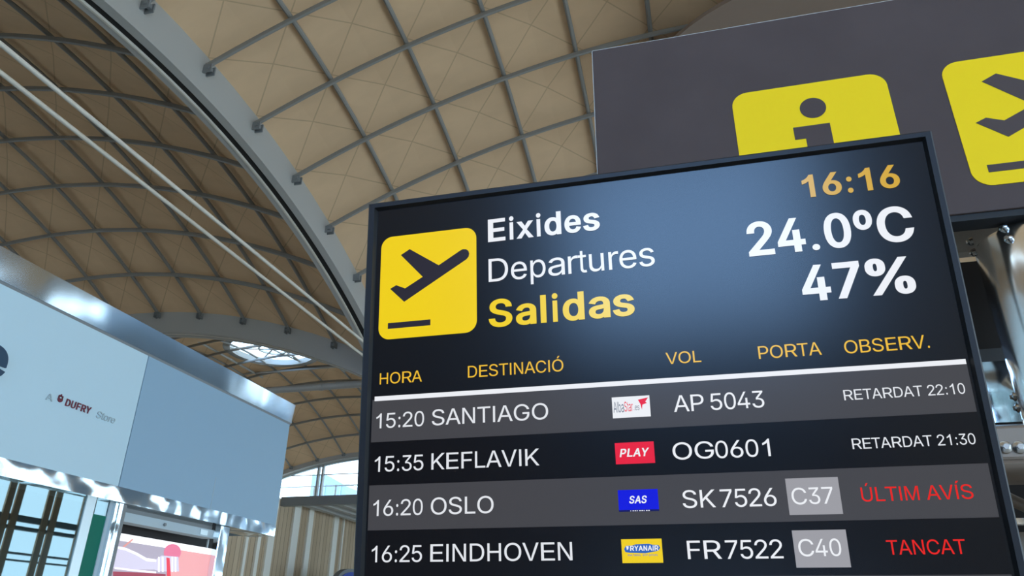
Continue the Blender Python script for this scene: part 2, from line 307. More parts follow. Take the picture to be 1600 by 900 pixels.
[[378,-10,332,-7,288,2,248,16,210,35,176,60,146,90,120,124,97,163,80,206,67,253,59,303,57,358,59,412,67,463,80,510,97,553,120,592,146,626,176,656,210,681,247,700,286,714,328,723,373,726,401,725,428,721,454,716,479,709,503,699,526,688,547,675,568,660,586,644,603,626,618,607,632,586,644,564,654,541,662,516,667,491,574,491,568,508,561,524,554,539,545,553,535,567,525,579,501,601,488,610,474,618,459,625,444,631,427,636,410,639,392,641,373,642,342,639,313,633,284,623,258,609,233,590,211,568,192,542,176,512,163,479,153,442,147,401,146,358,148,314,153,274,163,237,176,204,193,174,212,148,234,126,259,108,286,93,315,83,346,77,378,74,408,76,435,81,461,89,485,100,507,114,526,131,543,151,558,173,569,198,577,225,582,254,584,285,611,280,398,280,398,360,673,360,673,282,670,239,663,199,651,162,635,128,614,97,589,70,561,46,530,26,496,11,459,-1,420,-7]],
[[85,0,85,716,175,716,175,407,552,407,552,716,643,716,643,0,552,0,552,326,175,326,175,0]],
[[44,0,44,80,166,80,166,636,44,636,44,716,379,716,379,636,257,636,257,80,379,80,379,0]],
[[147,205,147,304,171,336,196,367,208,383,220,398,233,412,271,456,285,470,298,484,512,716,631,716,325,388,321,389],[85,0,85,716,175,716,175,470,174,317,175,272,175,0],[524,0,264,365,321,435,631,0]],
[[85,0,85,716,175,716,175,80,508,80,508,0]],
[[85,0,85,716,213,716,390,263,401,235,404,224,421,173,426,159,438,118,453,69,432,69,447,116,464,171,481,223,496,263,670,716,799,716,799,0,710,0,710,460,712,581,714,643,722,643,717,627,711,610,706,593,700,576,678,511,658,453,642,409,481,0,403,0,240,409,232,428,224,452,204,508,199,524,187,557,182,574,158,643,167,643,169,586,171,462,172,409,172,0]],
[[85,0,85,716,192,716,483,257,496,237,511,212,519,198,527,183,536,167,545,150,555,133,564,115,582,77,570,75,566,114,563,171,563,188,562,205,562,221,561,274,561,716,652,716,652,0,544,0,284,408,276,422,267,436,259,451,240,481,230,498,220,517,208,536,151,636,168,639,172,540,174,498,174,479,175,462,175,446,176,432,176,0]],
[[376,-10,331,-7,289,2,249,16,212,35,178,60,147,89,121,123,98,162,80,205,67,252,59,303,57,358,59,412,67,463,80,510,98,553,121,592,147,626,178,656,212,681,249,700,289,714,331,723,376,726,421,723,463,714,503,700,540,681,574,656,604,626,630,592,653,553,671,510,684,463,691,412,694,358,691,303,684,252,671,205,653,162,630,123,604,89,574,60,540,35,503,16,463,2,421,-7],[376,74,407,77,437,83,465,93,492,107,517,125,539,147,558,173,575,203,588,236,598,273,604,314,605,358,604,402,598,443,588,480,575,513,558,543,539,569,517,591,492,609,465,623,437,633,407,639,376,642,344,639,314,633,286,623,259,609,235,591,212,568,193,543,176,513,163,479,153,442,148,402,146,358,148,314,153,273,163,236,176,203,193,173,212,147,235,125,259,107,286,93,314,83,344,77]],
[[85,0,85,716,331,716,371,714,407,708,439,699,468,686,493,670,515,651,533,629,549,605,560,578,569,550,574,521,575,489,574,458,569,428,560,400,549,374,533,349,515,327,493,308,468,292,439,278,407,269,371,263,331,261,154,261,154,341,327,341,354,342,378,346,399,352,418,360,434,371,448,383,460,397,469,413,476,431,481,449,484,469,485,489,484,510,481,530,476,548,469,565,460,581,448,595,434,607,418,617,399,626,378,631,354,635,327,636,175,636,175,0]],
[[85,0,85,716,332,716,372,714,408,709,440,700,469,688,494,672,516,654,534,633,549,610,561,584,569,556,574,527,576,495,574,464,569,435,561,407,549,382,534,359,516,338,494,321,469,306,440,294,407,285,371,280,332,278,136,278,136,359,329,359,355,360,379,363,400,368,419,376,435,385,449,396,461,408,470,423,477,439,482,456,485,475,486,495,485,516,482,535,477,553,470,570,461,585,449,598,435,609,419,619,400,626,379,632,355,635,328,636,175,636,175,0],[497,0,324,322,426,322,602,0]],
[[315,-12,277,-11,242,-6,209,2,179,13,152,27,128,44,108,63,90,85,76,109,65,135,58,162,54,192,147,192,150,172,155,154,163,138,174,123,186,111,201,100,217,90,234,83,253,77,273,73,294,70,315,69,339,70,361,73,382,78,402,85,421,93,437,104,451,116,464,129,474,144,481,160,485,178,486,196,485,212,482,227,476,240,467,252,457,262,445,272,432,280,416,288,400,295,345,313,259,337,217,350,180,367,148,386,121,407,100,431,85,459,76,490,73,524,75,554,81,581,91,607,105,630,123,652,144,671,167,687,194,701,222,712,253,719,285,724,320,726,354,724,386,719,417,711,445,700,471,687,494,671,514,652,531,631,545,609,555,585,561,559,564,532,475,532,470,557,460,580,445,599,425,616,402,629,376,638,348,643,317,645,294,644,273,642,254,637,235,630,219,622,204,612,192,601,181,589,173,575,167,560,163,545,162,529,163,511,168,496,175,482,184,469,196,459,209,449,223,441,238,434,254,427,284,417,299,413,372,393,388,389,404,383,421,378,438,371,456,363,473,355,489,345,505,334,520,322,533,309,545,294,555,278,564,260,570,240,574,219,575,195,573,167,567,139,557,114,544,89,527,67,506,47,482,30,455,15,424,3,391,-6,354,-11]],
[[45,636,45,716,587,716,587,636,361,636,361,0,271,0,271,636]],
[[364,-12,323,-9,285,-3,250,7,217,22,187,40,161,61,138,85,119,112,104,142,93,174,87,208,85,244,85,716,175,716,175,251,176,226,181,202,188,180,198,159,211,140,226,123,243,108,263,96,285,86,310,78,336,74,364,73,393,74,419,78,443,86,465,96,485,108,503,123,518,140,530,159,540,180,547,202,551,226,553,251,553,716,643,716,643,244,641,208,635,174,624,142,609,112,590,85,567,61,541,40,512,22,479,7,443,-3,405,-9]],
[[287,0,23,716,119,716,271,290,277,271,294,222,313,161,336,86,349,43,330,43,343,87,355,127,385,223,393,248,401,271,407,290,556,716,652,716,391,0]],
[[286,0,286,293,23,716,128,716,271,485,293,447,313,411,322,392,332,372,351,324,315,324,334,373,344,393,353,412,373,448,384,466,395,485,536,716,641,716,377,293,377,0]],
[[225,-12,200,-11,177,-7,154,-1,133,7,113,18,96,30,80,45,67,63,56,82,49,103,44,127,43,152,44,174,47,194,53,211,61,227,71,240,82,252,95,263,109,272,125,280,158,292,213,304,232,307,251,309,274,312,294,315,343,321,365,327,380,335,384,342,387,349,387,377,385,392,381,405,375,418,368,428,360,438,349,446,338,453,324,459,309,463,293,465,275,466,257,465,240,463,224,459,210,454,197,447,185,440,175,432,166,423,158,414,151,405,145,395,141,385,58,410,68,433,80,453,94,471,111,487,128,500,147,512,166,521,187,528,208,534,230,538,251,540,273,541,288,541,319,537,336,534,353,530,370,524,386,516,402,507,417,496,431,483,443,468,454,451,462,431,469,408,473,382,474,354,474,0,389,0,389,73,383,73,372,54,364,44,355,35,344,25,332,16,318,9,303,1,286,-4,267,-9,247,-11],[240,64,263,65,284,69,303,74,321,83,336,93,350,104,361,117,371,131,378,146,384,162,387,178,388,194,388,267,380,261,365,256,336,249,326,247,314,246,293,242,282,241,232,234,203,228,176,218,165,212,154,204,146,196,138,186,133,175,130,162,129,148,130,134,133,122,137,111,143,102,151,93,160,85,171,79,196,69,209,66]],
[[323,-12,300,-10,278,-7,259,-2,243,5,228,14,215,23,204,33,194,44,186,55,178,65,166,83,158,83,158,0,74,0,74,716,160,716,160,449,166,449,178,467,193,487,203,497,214,507,227,516,241,525,258,532,277,537,298,540,322,541,355,539,385,533,414,522,440,507,465,489,486,467,505,441,520,412,533,379,542,344,547,306,549,266,547,225,542,187,533,151,521,119,505,90,486,64,465,41,441,23,414,8,386,-3,355,-9],[310,66,334,67,356,72,375,81,393,92,409,107,423,123,435,143,444,164,452,188,457,212,461,239,462,267,461,294,458,320,452,345,445,368,435,389,423,408,410,424,394,438,376,450,356,458,334,463,310,464,286,463,264,458,245,450,227,439,211,426,197,409,186,391,176,370,168,347,163,322,160,295,159,267,160,238,163,211,168,185,176,162,186,141,198,122,212,105,228,91,245,80,265,72,287,67]],
[[292,-12,257,-9,224,-3,193,8,164,23,138,42,116,65,96,90,79,120,65,152,56,187,50,224,48,264,50,304,56,342,65,377,79,410,96,439,116,465,138,487,164,506,193,522,224,532,257,539,292,541,330,539,366,531,383,525,399,518,415,510,429,501,443,491,456,479,468,467,488,439,496,423,503,407,509,390,426,369,423,379,419,389,409,407,402,415,396,423,388,431,362,449,341,457,329,460,305,464,292,464,266,462,243,457,223,449,204,437,188,422,174,404,162,385,153,364,145,340,140,316,137,290,136,264,137,238,140,213,145,188,153,165,162,144,174,125,188,108,204,93,223,81,243,72,266,67,292,65,318,67,330,69,363,81,381,93,389,100,397,108,404,116,416,134,421,144,425,154,428,165,511,144,505,126,498,110,490,94,480,79,470,65,458,52,445,41,431,30,416,20,401,12,384,5,367,-1,349,-6,330,-9,311,-11]],
[[275,-12,242,-9,212,-3,183,8,157,23,133,41,111,64,93,90,77,119,64,151,55,187,50,225,48,266,50,306,55,344,64,379,77,412,93,441,112,467,133,489,157,507,184,522,212,533,243,539,275,541,299,540,321,537,339,532,356,525,371,516,384,507,395,497,404,487,420,467,426,458,431,449,437,449,437,716,523,716,523,0,440,0,440,83,432,83,420,65,412,55,404,44,394,33,383,23,370,14,355,5,339,-2,320,-7,298,-10],[288,66,311,67,333,72,352,80,370,91,386,105,400,122,412,141,421,162,429,185,434,211,438,238,439,267,438,295,434,322,429,347,422,370,412,391,400,409,387,426,371,439,353,450,333,458,311,463,288,464,264,463,242,458,221,450,204,438,188,424,174,408,162,389,153,368,145,345,140,320,137,294,136,267,137,239,140,212,145,188,153,164,163,143,174,123,188,107,204,92,222,81,242,72,264,67]],
[[298,-12,261,-9,226,-3,194,8,165,23,138,42,115,64,95,90,78,119,65,152,56,186,50,223,48,263,50,303,56,340,65,375,78,408,94,437,114,464,136,486,162,506,190,521,221,532,254,539,289,541,311,540,332,537,353,533,374,526,394,518,414,507,432,495,449,480,465,463,479,443,492,421,503,397,511,370,517,340,521,308,522,273,522,238,105,238,105,311,476,311,436,284,435,310,432,334,426,357,419,378,410,397,398,414,385,429,370,442,352,452,333,459,312,463,289,465,265,463,244,459,224,451,206,441,190,428,176,414,163,398,153,379,145,360,140,340,136,319,135,297,135,250,136,221,140,195,147,171,155,149,167,130,180,113,195,99,213,86,232,77,253,70,275,66,299,65,315,65,330,67,344,70,357,74,370,80,381,86,392,94,402,102,411,112,418,123,425,135,430,148,514,128,507,108,497,89,486,72,472,55,456,40,438,27,419,16,398,6,375,-2,351,-7,325,-10]],
[[321,534,321,460,9,460,9,534],[113,0,113,607,115,629,119,649,125,667,135,684,146,698,159,711,174,721,190,730,208,737,226,742,245,745,264,746,278,746,291,745,342,733,320,659,302,664,282,667,274,667,256,666,240,662,227,656,217,647,209,636,204,623,201,607,199,589,199,0]],
[[74,0,74,534,160,534,160,0],[118,623,106,624,95,627,85,633,76,640,68,649,63,658,59,669,58,680,59,692,63,702,68,712,76,721,85,728,95,733,106,736,118,737,130,736,141,733,151,728,160,721,168,712,173,702,177,692,178,680,177,669,173,658,168,649,160,640,151,633,141,627,130,624]],
[[196,-3,167,-1,142,5,121,14,104,28,91,46,82,67,76,91,74,119,74,716,160,716,160,139,162,108,165,96,169,88,175,81,183,77,193,74,206,73,226,74,239,76,254,4,212,-3]],
[[74,0,74,534,158,534,158,416,151,416,158,436,166,455,175,472,186,487,199,500,212,512,227,521,242,529,258,536,275,540,291,543,309,543,337,541,362,535,385,523,404,508,421,488,435,467,445,442,452,415,440,415,445,434,453,451,463,468,475,483,488,497,502,509,518,519,536,528,554,535,574,540,594,542,615,543,637,542,659,538,680,532,700,523,718,512,734,498,749,481,761,462,771,441,778,416,782,389,784,359,784,0,698,0,698,357,696,384,690,407,679,426,665,440,648,451,630,459,610,464,589,465,572,464,556,461,540,457,527,450,514,442,503,432,494,421,486,408,480,395,475,380,473,364,472,348,472,0,386,0,386,366,384,387,378,406,369,423,356,438,340,450,322,458,302,463,281,465,265,464,250,461,236,457,222,451,209,442,197,432,186,421,177,407,170,392,164,375,161,356,160,335,160,0]],
[[292,-12,257,-9,224,-3,193,8,164,23,138,42,116,65,96,90,79,120,65,152,56,187,50,224,48,264,50,304,56,342,65,377,79,410,96,439,116,465,138,487,164,506,193,522,224,532,257,539,292,541,327,539,361,532,392,522,420,506,446,487,469,465,489,439,506,410,519,377,529,342,534,304,536,264,534,224,529,187,519,152,506,120,489,90,469,65,446,42,420,23,392,8,361,-3,327,-9],[292,65,317,67,341,72,362,81,380,93,397,108,411,125,423,144,432,165,440,188,445,213,448,238,449,264,448,290,445,316,440,340,432,363,423,385,411,404,397,422,380,437,362,449,341,457,317,462,292,464,266,462,243,457,223,449,204,437,188,422,174,404,162,385,153,364,145,340,140,316,137,290,136,264,137,238,140,213,145,188,153,165,162,144,174,125,188,108,204,93,223,81,243,72,266,67]],
[[74,-201,74,534,158,534,158,449,166,449,178,467,193,487,203,497,214,507,227,516,241,525,258,532,277,537,298,540,322,541,355,539,385,533,414,522,440,507,465,489,486,467,505,441,520,412,533,379,542,344,547,306,549,266,547,225,542,187,533,151,521,119,505,90,486,64,465,41,441,23,414,8,386,-3,355,-9,323,-12,300,-10,278,-7,260,-2,243,5,228,14,215,23,204,33,194,44,186,55,178,65,166,83,160,83,160,-201],[310,66,334,67,356,72,375,81,393,92,409,107,423,123,435,143,444,164,452,188,457,212,461,239,462,267,461,294,458,320,452,345,445,368,435,389,423,408,410,424,394,438,376,450,356,458,334,463,310,464,286,463,264,458,245,450,227,439,211,426,197,409,186,391,176,370,168,347,163,322,160,295,159,267,160,238,163,211,168,185,176,162,186,141,198,122,212,105,228,91,245,80,265,72,287,67]],
[[74,0,74,534,157,534,157,452,162,452,171,471,183,488,197,503,215,517,234,528,255,535,277,540,300,542,343,540,343,454,324,457,316,457,308,458,291,458,273,457,256,455,239,450,224,443,210,434,197,424,186,412,177,399,170,384,164,369,161,352,160,333,160,0]],
[[256,-12,229,-11,204,-7,180,-2,158,5,137,14,119,25,102,38,87,53,74,70,64,89,56,110,50,133,132,150,139,129,148,112,160,97,175,85,192,76,211,69,232,65,255,64,282,65,305,70,326,77,344,88,359,100,369,114,375,129,377,145,376,158,372,170,366,181,358,191,346,200,333,207,317,213,298,218,210,239,176,249,147,261,122,276,102,293,86,312,75,334,68,359,66,385,67,408,72,429,80,448,92,467,106,483,122,498,141,511,162,521,185,530,210,536,236,540,263,541,290,540,314,537,337,532,357,524,376,515,393,504,408,492,421,477,432,462,442,445,450,427,456,408,377,390,371,405,363,419,353,432,341,444,327,455,309,462,288,467,264,468,241,467,220,463,201,456,184,446,171,434,161,421,155,406,153,390,154,376,158,363,165,352,174,342,187,334,202,326,220,320,242,314,323,295,357,285,386,273,411,258,431,241,446,222,457,200,464,176,466,150,464,127,460,105,451,85,440,66,425,49,408,34,388,20,366,9,341,0,315,-6,286,-10]],
[[287,534,287,460,9,460,9,534],[91,663,177,663,177,137,178,121,181,107,185,95,191,86,200,79,211,74,224,71,240,70,261,72,284,75,300,2,293,0,278,-3,262,-5,253,-5,245,-6,237,-6,204,-4,175,3,151,14,130,30,113,50,101,73,94,100,91,131]],
[[257,-7,230,-6,206,-2,183,5,162,15,142,28,125,43,110,61,97,83,87,107,80,133,75,163,74,196,74,534,160,534,160,203,162,173,168,147,178,125,193,105,211,90,231,79,255,73,282,71,300,72,318,75,335,80,351,87,365,96,378,108,389,121,399,136,407,153,412,172,416,193,417,215,417,534,503,534,503,0,420,0,420,129,432,129,419,95,402,66,383,42,362,24,338,10,313,1,286,-5]],
[[194,0,32,534,123,534,195,276,209,222,216,192,224,161,232,129,239,94,247,58,232,58,239,93,247,127,254,159,261,190,268,219,276,248,283,275,290,301,355,534,445,534,509,301,516,275,523,248,530,220,537,191,544,160,552,128,559,94,566,58,551,58,558,93,566,127,574,160,581,190,589,220,596,248,603,275,610,301,676,534,766,534,605,0,518,0,449,242,389,475,409,475,389,395,385,375,370,316,364,297,349,242,280,0]],
[[29,0,241,307,241,241,40,534,141,534,208,430,220,411,231,392,242,374,252,357,262,339,272,323,282,306,292,290,247,290,257,306,267,323,276,339,285,357,294,374,304,392,328,430,396,534,495,534,294,237,294,301,504,0,404,0,325,120,313,139,301,157,291,175,281,191,272,208,263,224,243,256,288,256,278,240,260,208,251,191,232,157,221,139,209,120,129,0]],
[[235,310,206,312,179,317,154,325,130,337,109,351,91,368,74,388,61,410,50,434,42,460,38,488,36,518,38,549,42,577,50,604,61,629,74,651,91,670,109,687,130,702,154,713,179,721,206,726,235,728,264,726,291,721,317,713,340,702,361,687,380,670,396,651,410,629,420,604,428,577,433,549,434,518,433,488,428,460,420,434,410,410,396,388,380,368,361,351,340,337,317,325,291,317,264,312],[235,379,254,380,271,384,287,390,301,398,313,408,323,420,332,434,339,449,345,465,349,482,351,500,352,518,351,538,349,556,345,573,339,589,332,604,323,618,313,630,301,640,287,648,272,654,254,658,235,659,217,658,200,654,185,648,171,640,159,630,148,618,139,605,132,590,126,573,122,556,120,538,119,518,120,500,122,482,126,465,132,449,139,434,148,420,159,408,171,398,185,390,200,384,217,380]],
[[44,0,44,80,166,80,166,636,44,636,44,716,379,716,379,636,257,636,257,80,379,80,379,0],[174,786,241,927,337,927,245,786]],
[[376,-10,331,-7,289,2,249,16,212,35,178,60,147,89,121,123,98,162,80,205,67,252,59,303,57,358,59,412,67,463,80,510,98,553,121,592,147,626,178,656,212,681,249,700,289,714,331,723,376,726,421,723,463,714,503,700,540,681,574,656,604,626,630,592,653,553,671,510,684,463,691,412,694,358,691,303,684,252,671,205,653,162,630,123,604,89,574,60,540,35,503,16,463,2,421,-7],[376,74,407,77,437,83,465,93,492,107,517,125,539,147,558,173,575,203,588,236,598,273,604,314,605,358,604,402,598,443,588,480,575,513,558,543,539,569,517,591,492,609,465,623,437,633,407,639,376,642,344,639,314,633,286,623,259,609,235,591,212,568,193,543,176,513,163,479,153,442,148,402,146,358,148,314,153,273,163,236,176,203,193,173,212,147,235,125,259,107,286,93,314,83,344,77],[338,786,405,927,501,927,408,786]],
[[364,-12,323,-9,285,-3,250,7,217,22,187,40,161,61,138,85,119,112,104,142,93,174,87,208,85,244,85,716,175,716,175,251,176,226,181,202,188,180,198,159,211,140,226,123,243,108,263,96,285,86,310,78,336,74,364,73,393,74,419,78,443,86,465,96,485,108,503,123,518,140,530,159,540,180,547,202,551,226,553,251,553,716,643,716,643,244,641,208,635,174,624,142,609,112,590,85,567,61,541,40,512,22,479,7,443,-3,405,-9],[326,786,394,927,490,927,397,786]]]
# ------------------------------------------------------------------ lettering
GLYPHS = dict(zip(GLYPH_CHARS, GLYPH_POINTS))
GLYPHS['1'] = [[373, 0, 285, 0, 285, 560, 248, 528, 206, 501, 158, 478, 109, 461, 109, 546, 176, 577, 230, 622, 272, 668, 316, 719, 373, 719]]
GLYPHS['I'] = [[93, 0, 93, 716, 188, 716, 188, 0]]
GLYPHS['l'] = [[64, 0, 64, 716, 152, 716, 152, 0]]
GLYPHS['Í'] = GLYPHS['I'] + [[112, 780, 178, 906, 304, 906, 192, 780]]
BOLD1 = [[393, 0, 256, 0, 256, 517, 222, 489, 182, 466, 138, 448, 79, 430, 79, 554, 140, 578, 196, 612, 246, 662, 282, 719, 393, 719]]
def _t(s): return {a.split('=')[0]: tuple(int(x) for x in a.split('=')[1].split(',')) for a in s.split()}
# ink start, ink end, advance (per 1000) of the board's sans serif
REG = _t('Í=93,304,278 A=-1,668,667 B=73,622,667 C=50,681,722 D=77,671,722 E=79,622,667 F=82,569,611 G=53,717,778 H=80,639,722 I=93,188,278 K=73,667,667 L=73,520,556 M=74,756,833 N=76,640,722 O=48,734,778 P=77,624,667 R=79,713,722 S=45,613,667 T=21,593,611 U=79,640,722 V=4,661,667 Y=3,660,667 a=36,522,556 b=65,514,556 c=39,492,500 d=35,489,556 e=37,515,556 f=9,301,278 i=66,155,222 l=64,152,222 m=66,769,833 o=33,521,556 p=66,515,556 r=65,346,333 s=31,460,500 t=17,271,278 u=64,487,556 w=1,718,722 x=7,494,500 0=42,505,556 1=109,373,556 2=30,503,556 3=42,510,556 4=13,508,556 5=42,512,556 6=38,509,556 7=47,511,556 9=41,509,556 :=90,190,278 .=91,191,278 %=58,834,889 º=20,345,365')
BLD = _t('A=0,718,722 B=73,673,722 C=47,668,722 D=73,670,722 E=73,617,667 F=73,563,611 L=73,576,611 N=69,645,722 P=73,617,667 R=73,714,722 S=36,616,667 U=71,644,722 Y=0,667,667 I=68,214,278 a=36,526,556 d=41,545,611 e=31,522,556 i=72,209,278 l=72,209,278 s=24,519,556 x=12,543,556 0=40,513,556 1=79,393,556 2=26,507,556 4=19,524,556 6=35,518,556 7=44,513,556 :=99,238,333 .=71,208,278 %=45,847,889 º=20,350,370')
def _offset(l, dx, dy):
    n = len(l); out = []
    for i in range(n):
        a, b, c = l[i - 1], l[i], l[(i + 1) % n]
        e1 = Vector((b[0] - a[0], b[1] - a[1])); e2 = Vector((c[0] - b[0], c[1] - b[1]))
        if e1.length < 1e-6 or e2.length < 1e-6: out.append(b); continue
        n1 = Vector((-e1.y, e1.x)).normalized(); n2 = Vector((-e2.y, e2.x)).normalized()
        m = (n1 + n2)
        if m.length < 0.2: out.append(b); continue
        m.normalize(); k = min(1 / max(0.3, m.dot(n1)), 1.7)
        out.append((b[0] + m.x * k * dx, b[1] + m.y * k * dy))
    return out
_gc = {}
def glyph(ch, bold):
    if (ch, bold) in _gc: return _gc[ch, bold]
    raw = BOLD1 if (ch == '1' and bold) else GLYPHS[ch]
    loops = [list(zip(l[0::2], l[1::2])) for l in raw]
    tab = BLD if bold and ch in BLD else REG
    base = {'Ó': 'O', 'Ú': 'U'}.get(ch, ch)
    x0, x1, adv = tab.get(base, (50, 550, 600))
    if bold and ch != '1':
        y0 = min(p[1] for l in loops for p in l); y1 = max(p[1] for l in loops for p in l)
        loops = [_offset(l, 34, 22) for l in loops]
        b0 = min(p[1] for l in loops for p in l); b1 = max(p[1] for l in loops for p in l)
        loops = [[(p[0], y0 + (p[1] - b0) * (y1 - y0) / (b1 - b0)) for p in l] for l in loops]
    a0 = min(p[0] for l in loops for p in l); a1 = max(p[0] for l in loops for p in l)
    loops = [[(x0 + (p[0] - a0) * (x1 - x0) / (a1 - a0), p[1]) for p in l] for l in loops]
    tris, P = fill([[(p[0] / 1000, p[1] / 1000) for p in l] for l in loops])
    _gc[ch, bold] = (tris, P, adv / 1000, loops)
    return _gc[ch, bold]
def text(name, s, m, parent, O, U, V, u0, u1, vb, cap, bold=False, shear=0.0, lift=None, thick=0.0):
    """one line of lettering from u0 to u1 on baseline vb; V points up, lift along the surface normal"""
    x = 0.0; parts = []
    for ch in s:
        if ch == ' ': x += 0.278; continue
        tris, P, adv, _ = glyph(ch, bold); parts.append((tris, [(p[0] + x + shear * p[1], p[1]) for p in P])); x += adv
    lo = min(p[0] for t, P in parts for p in P); hi = max(p[0] for t, P in parts for p in P)
    kx = (u1 - u0) / (hi - lo); ky = cap / 0.716; b = MB()
    L = lift if lift is not None else Vector((0, 0, 0))
    for tris, P in parts:
        A = [O + L + U * (u0 + (p[0] - lo) * kx) + V * (vb + p[1] * ky) for p in P]
        b.add(A, tris)
    if thick:
        n = len(b.v); nrm = L.normalized() * thick
        fs = list(b.f); b.v += [tuple(Vector(p) + nrm) for p in b.v]; b.f += [tuple(i + n for i in f) for f in fs]
        cnt = {}
        for f in fs:
            for i in range(3):
                e = (f[i], f[(i + 1) % 3]); cnt[tuple(sorted(e))] = cnt.get(tuple(sorted(e)), []) + [e]
        for k, es in cnt.items():
            if len(es) == 1: a, c = es[0]; b.f.append((a, c, c + n, a + n))
    return b.build(name, m, parent, smooth=False)

# ================================================================== LARGE STRUCTURE
U = 7.5                                   # one roof unit in metres (a roof bay is about 2.4 units)
KR = 0.220 / U                            # curvature of the sail vaults
CREST = 1.6 + 1.46 * U
class Vault:
    def __init__(s, xc, yc, crest, k): s.xc, s.yc, s.c, s.k = xc * U, yc * U, 1.6 + crest * U, k / U
    def z(s, x, y): return s.c - s.k * ((x - s.xc) ** 2 + (y - s.yc) ** 2)
V_R, V_L = Vault(0.146, 1.067, 1.4657, 0.222), Vault(-2.209, 1.104, 1.4525, 0.2168)
V_FL, V_FR = Vault(-2.209, 3.545, 1.4525, 0.2168), Vault(0.146, 3.545, 1.4657, 0.222)
V_BR, V_BL = Vault(0.146, -1.37, 1.4657, 0.222), Vault(-2.209, -1.37, 1.4525, 0.2168)

MB().box((-30, -24, -0.2), (14, 62, 0.0)).build('floor', M['floor'])['kind'] = 'structure'
MB().box((-90, 62, -0.2), (40, 130, 0.0)).build('ground', M['concrete'])['kind'] = 'structure'

def roof_bay(vault, x0, x1, nx, y0, y1, ny, ribs=True, hole=None, label='', fabric='fabric', xd=0.095, rowd=0.20):
    xc, yc = (x0 + x1) / 2, (y0 + y1) / 2
    t = thing('ceiling', label, 'vaulted roof', (xc, yc, CREST), kind='structure')
    sub = 8 if hole else 2
    b = MB(); b.uv = []
    NX, NY = nx * sub, ny * sub
    def P(i, j):
        x = x0 + (x1 - x0) * i / NX; y = y0 + (y1 - y0) * j / NY
        fu, fv = (i % sub) / sub, (j % sub) / sub
        return (x, y, vault.z(x, y) + 0.03 * (1 - max(abs(2 * fu - 1), abs(2 * fv - 1))))
    b.v = [P(i, j) for j in range(NY + 1) for i in range(NX + 1)]
    for j in range(NY):
        for i in range(NX):
            x = x0 + (x1 - x0) * (i + .5) / NX; y = y0 + (y1 - y0) * (j + .5) / NY
            if hole and math.hypot(x - hole[0], y - hole[1]) < hole[2]: continue
            q = [(i, j), (i, j + 1), (i + 1, j + 1), (i + 1, j)]
            b.f.append(tuple(c[1] * (NX + 1) + c[0] for c in q)); b.uv += [(c[0] / sub, c[1] / sub) for c in q]
    b.build('membrane', M[fabric], t, smooth=False)
    if ribs:
        for i in range(1, nx):                                      # purlins, running away from the viewer
            x = x0 + (x1 - x0) * i / nx
            MB().tube([(x, y0 + (y1 - y0) * k / 36, vault.z(x, y0 + (y1 - y0) * k / 36) - xd) for k in range(37)], 0.045, 8).build('purlin', M['rib'], t)
        for j in range(1, ny):                                      # ribs, running across
            y = y0 + (y1 - y0) * j / ny
            MB().tube([(x0 + (x1 - x0) * k / 36, y, vault.z(x0 + (x1 - x0) * k / 36, y) - rowd) for k in range(37)], 0.036, 8, rz=0.060).build('rib', M['rib'], t)
    return t
LX0, LX1, RX0, RX1 = (-1.0622 - 12 * 0.1984) * U, -1.0622 * U, -1.0023 * U, (-1.0023 + 12 * 0.1944) * U
Y0, Y1, Y2, Y3 = (2.2815 - 12 * 0.2) * U, 2.2815 * U, 2.345 * U, 4.745 * U
YL0 = (2.2801 - 12 * 0.2053) * U
SKY = (-2.30 * U, 3.46 * U, 0.235 * U)
roof_bay(V_R, RX0, RX1, 12, Y0, Y1, 12, label='beige cloth roof vault with grey tube grid above the dark sign')
roof_bay(V_L, LX0, LX1, 12, YL0, Y1, 12, label='brown shaded cloth roof vault left of the big grey arch')
roof_bay(V_FL, LX0, LX1, 12, Y2, Y3, 12, hole=SKY, label='far dark roof vault with the round skylight')
roof_bay(V_FR, RX0, RX1, 12, Y2, Y3, 12, ribs=False, label='roof vault hidden behind the departures board')
roof_bay(V_BR, RX0, RX1, 12, Y0 - 2.46 * U, Y0 - 0.06 * U, 12, ribs=False, label='roof vault behind the viewer')
roof_bay(V_BL, LX0, LX1, 12, Y0 - 2.46 * U, YL0 - 0.06 * U, 12, ribs=False, label='roof vault behind the shop, out of the picture')

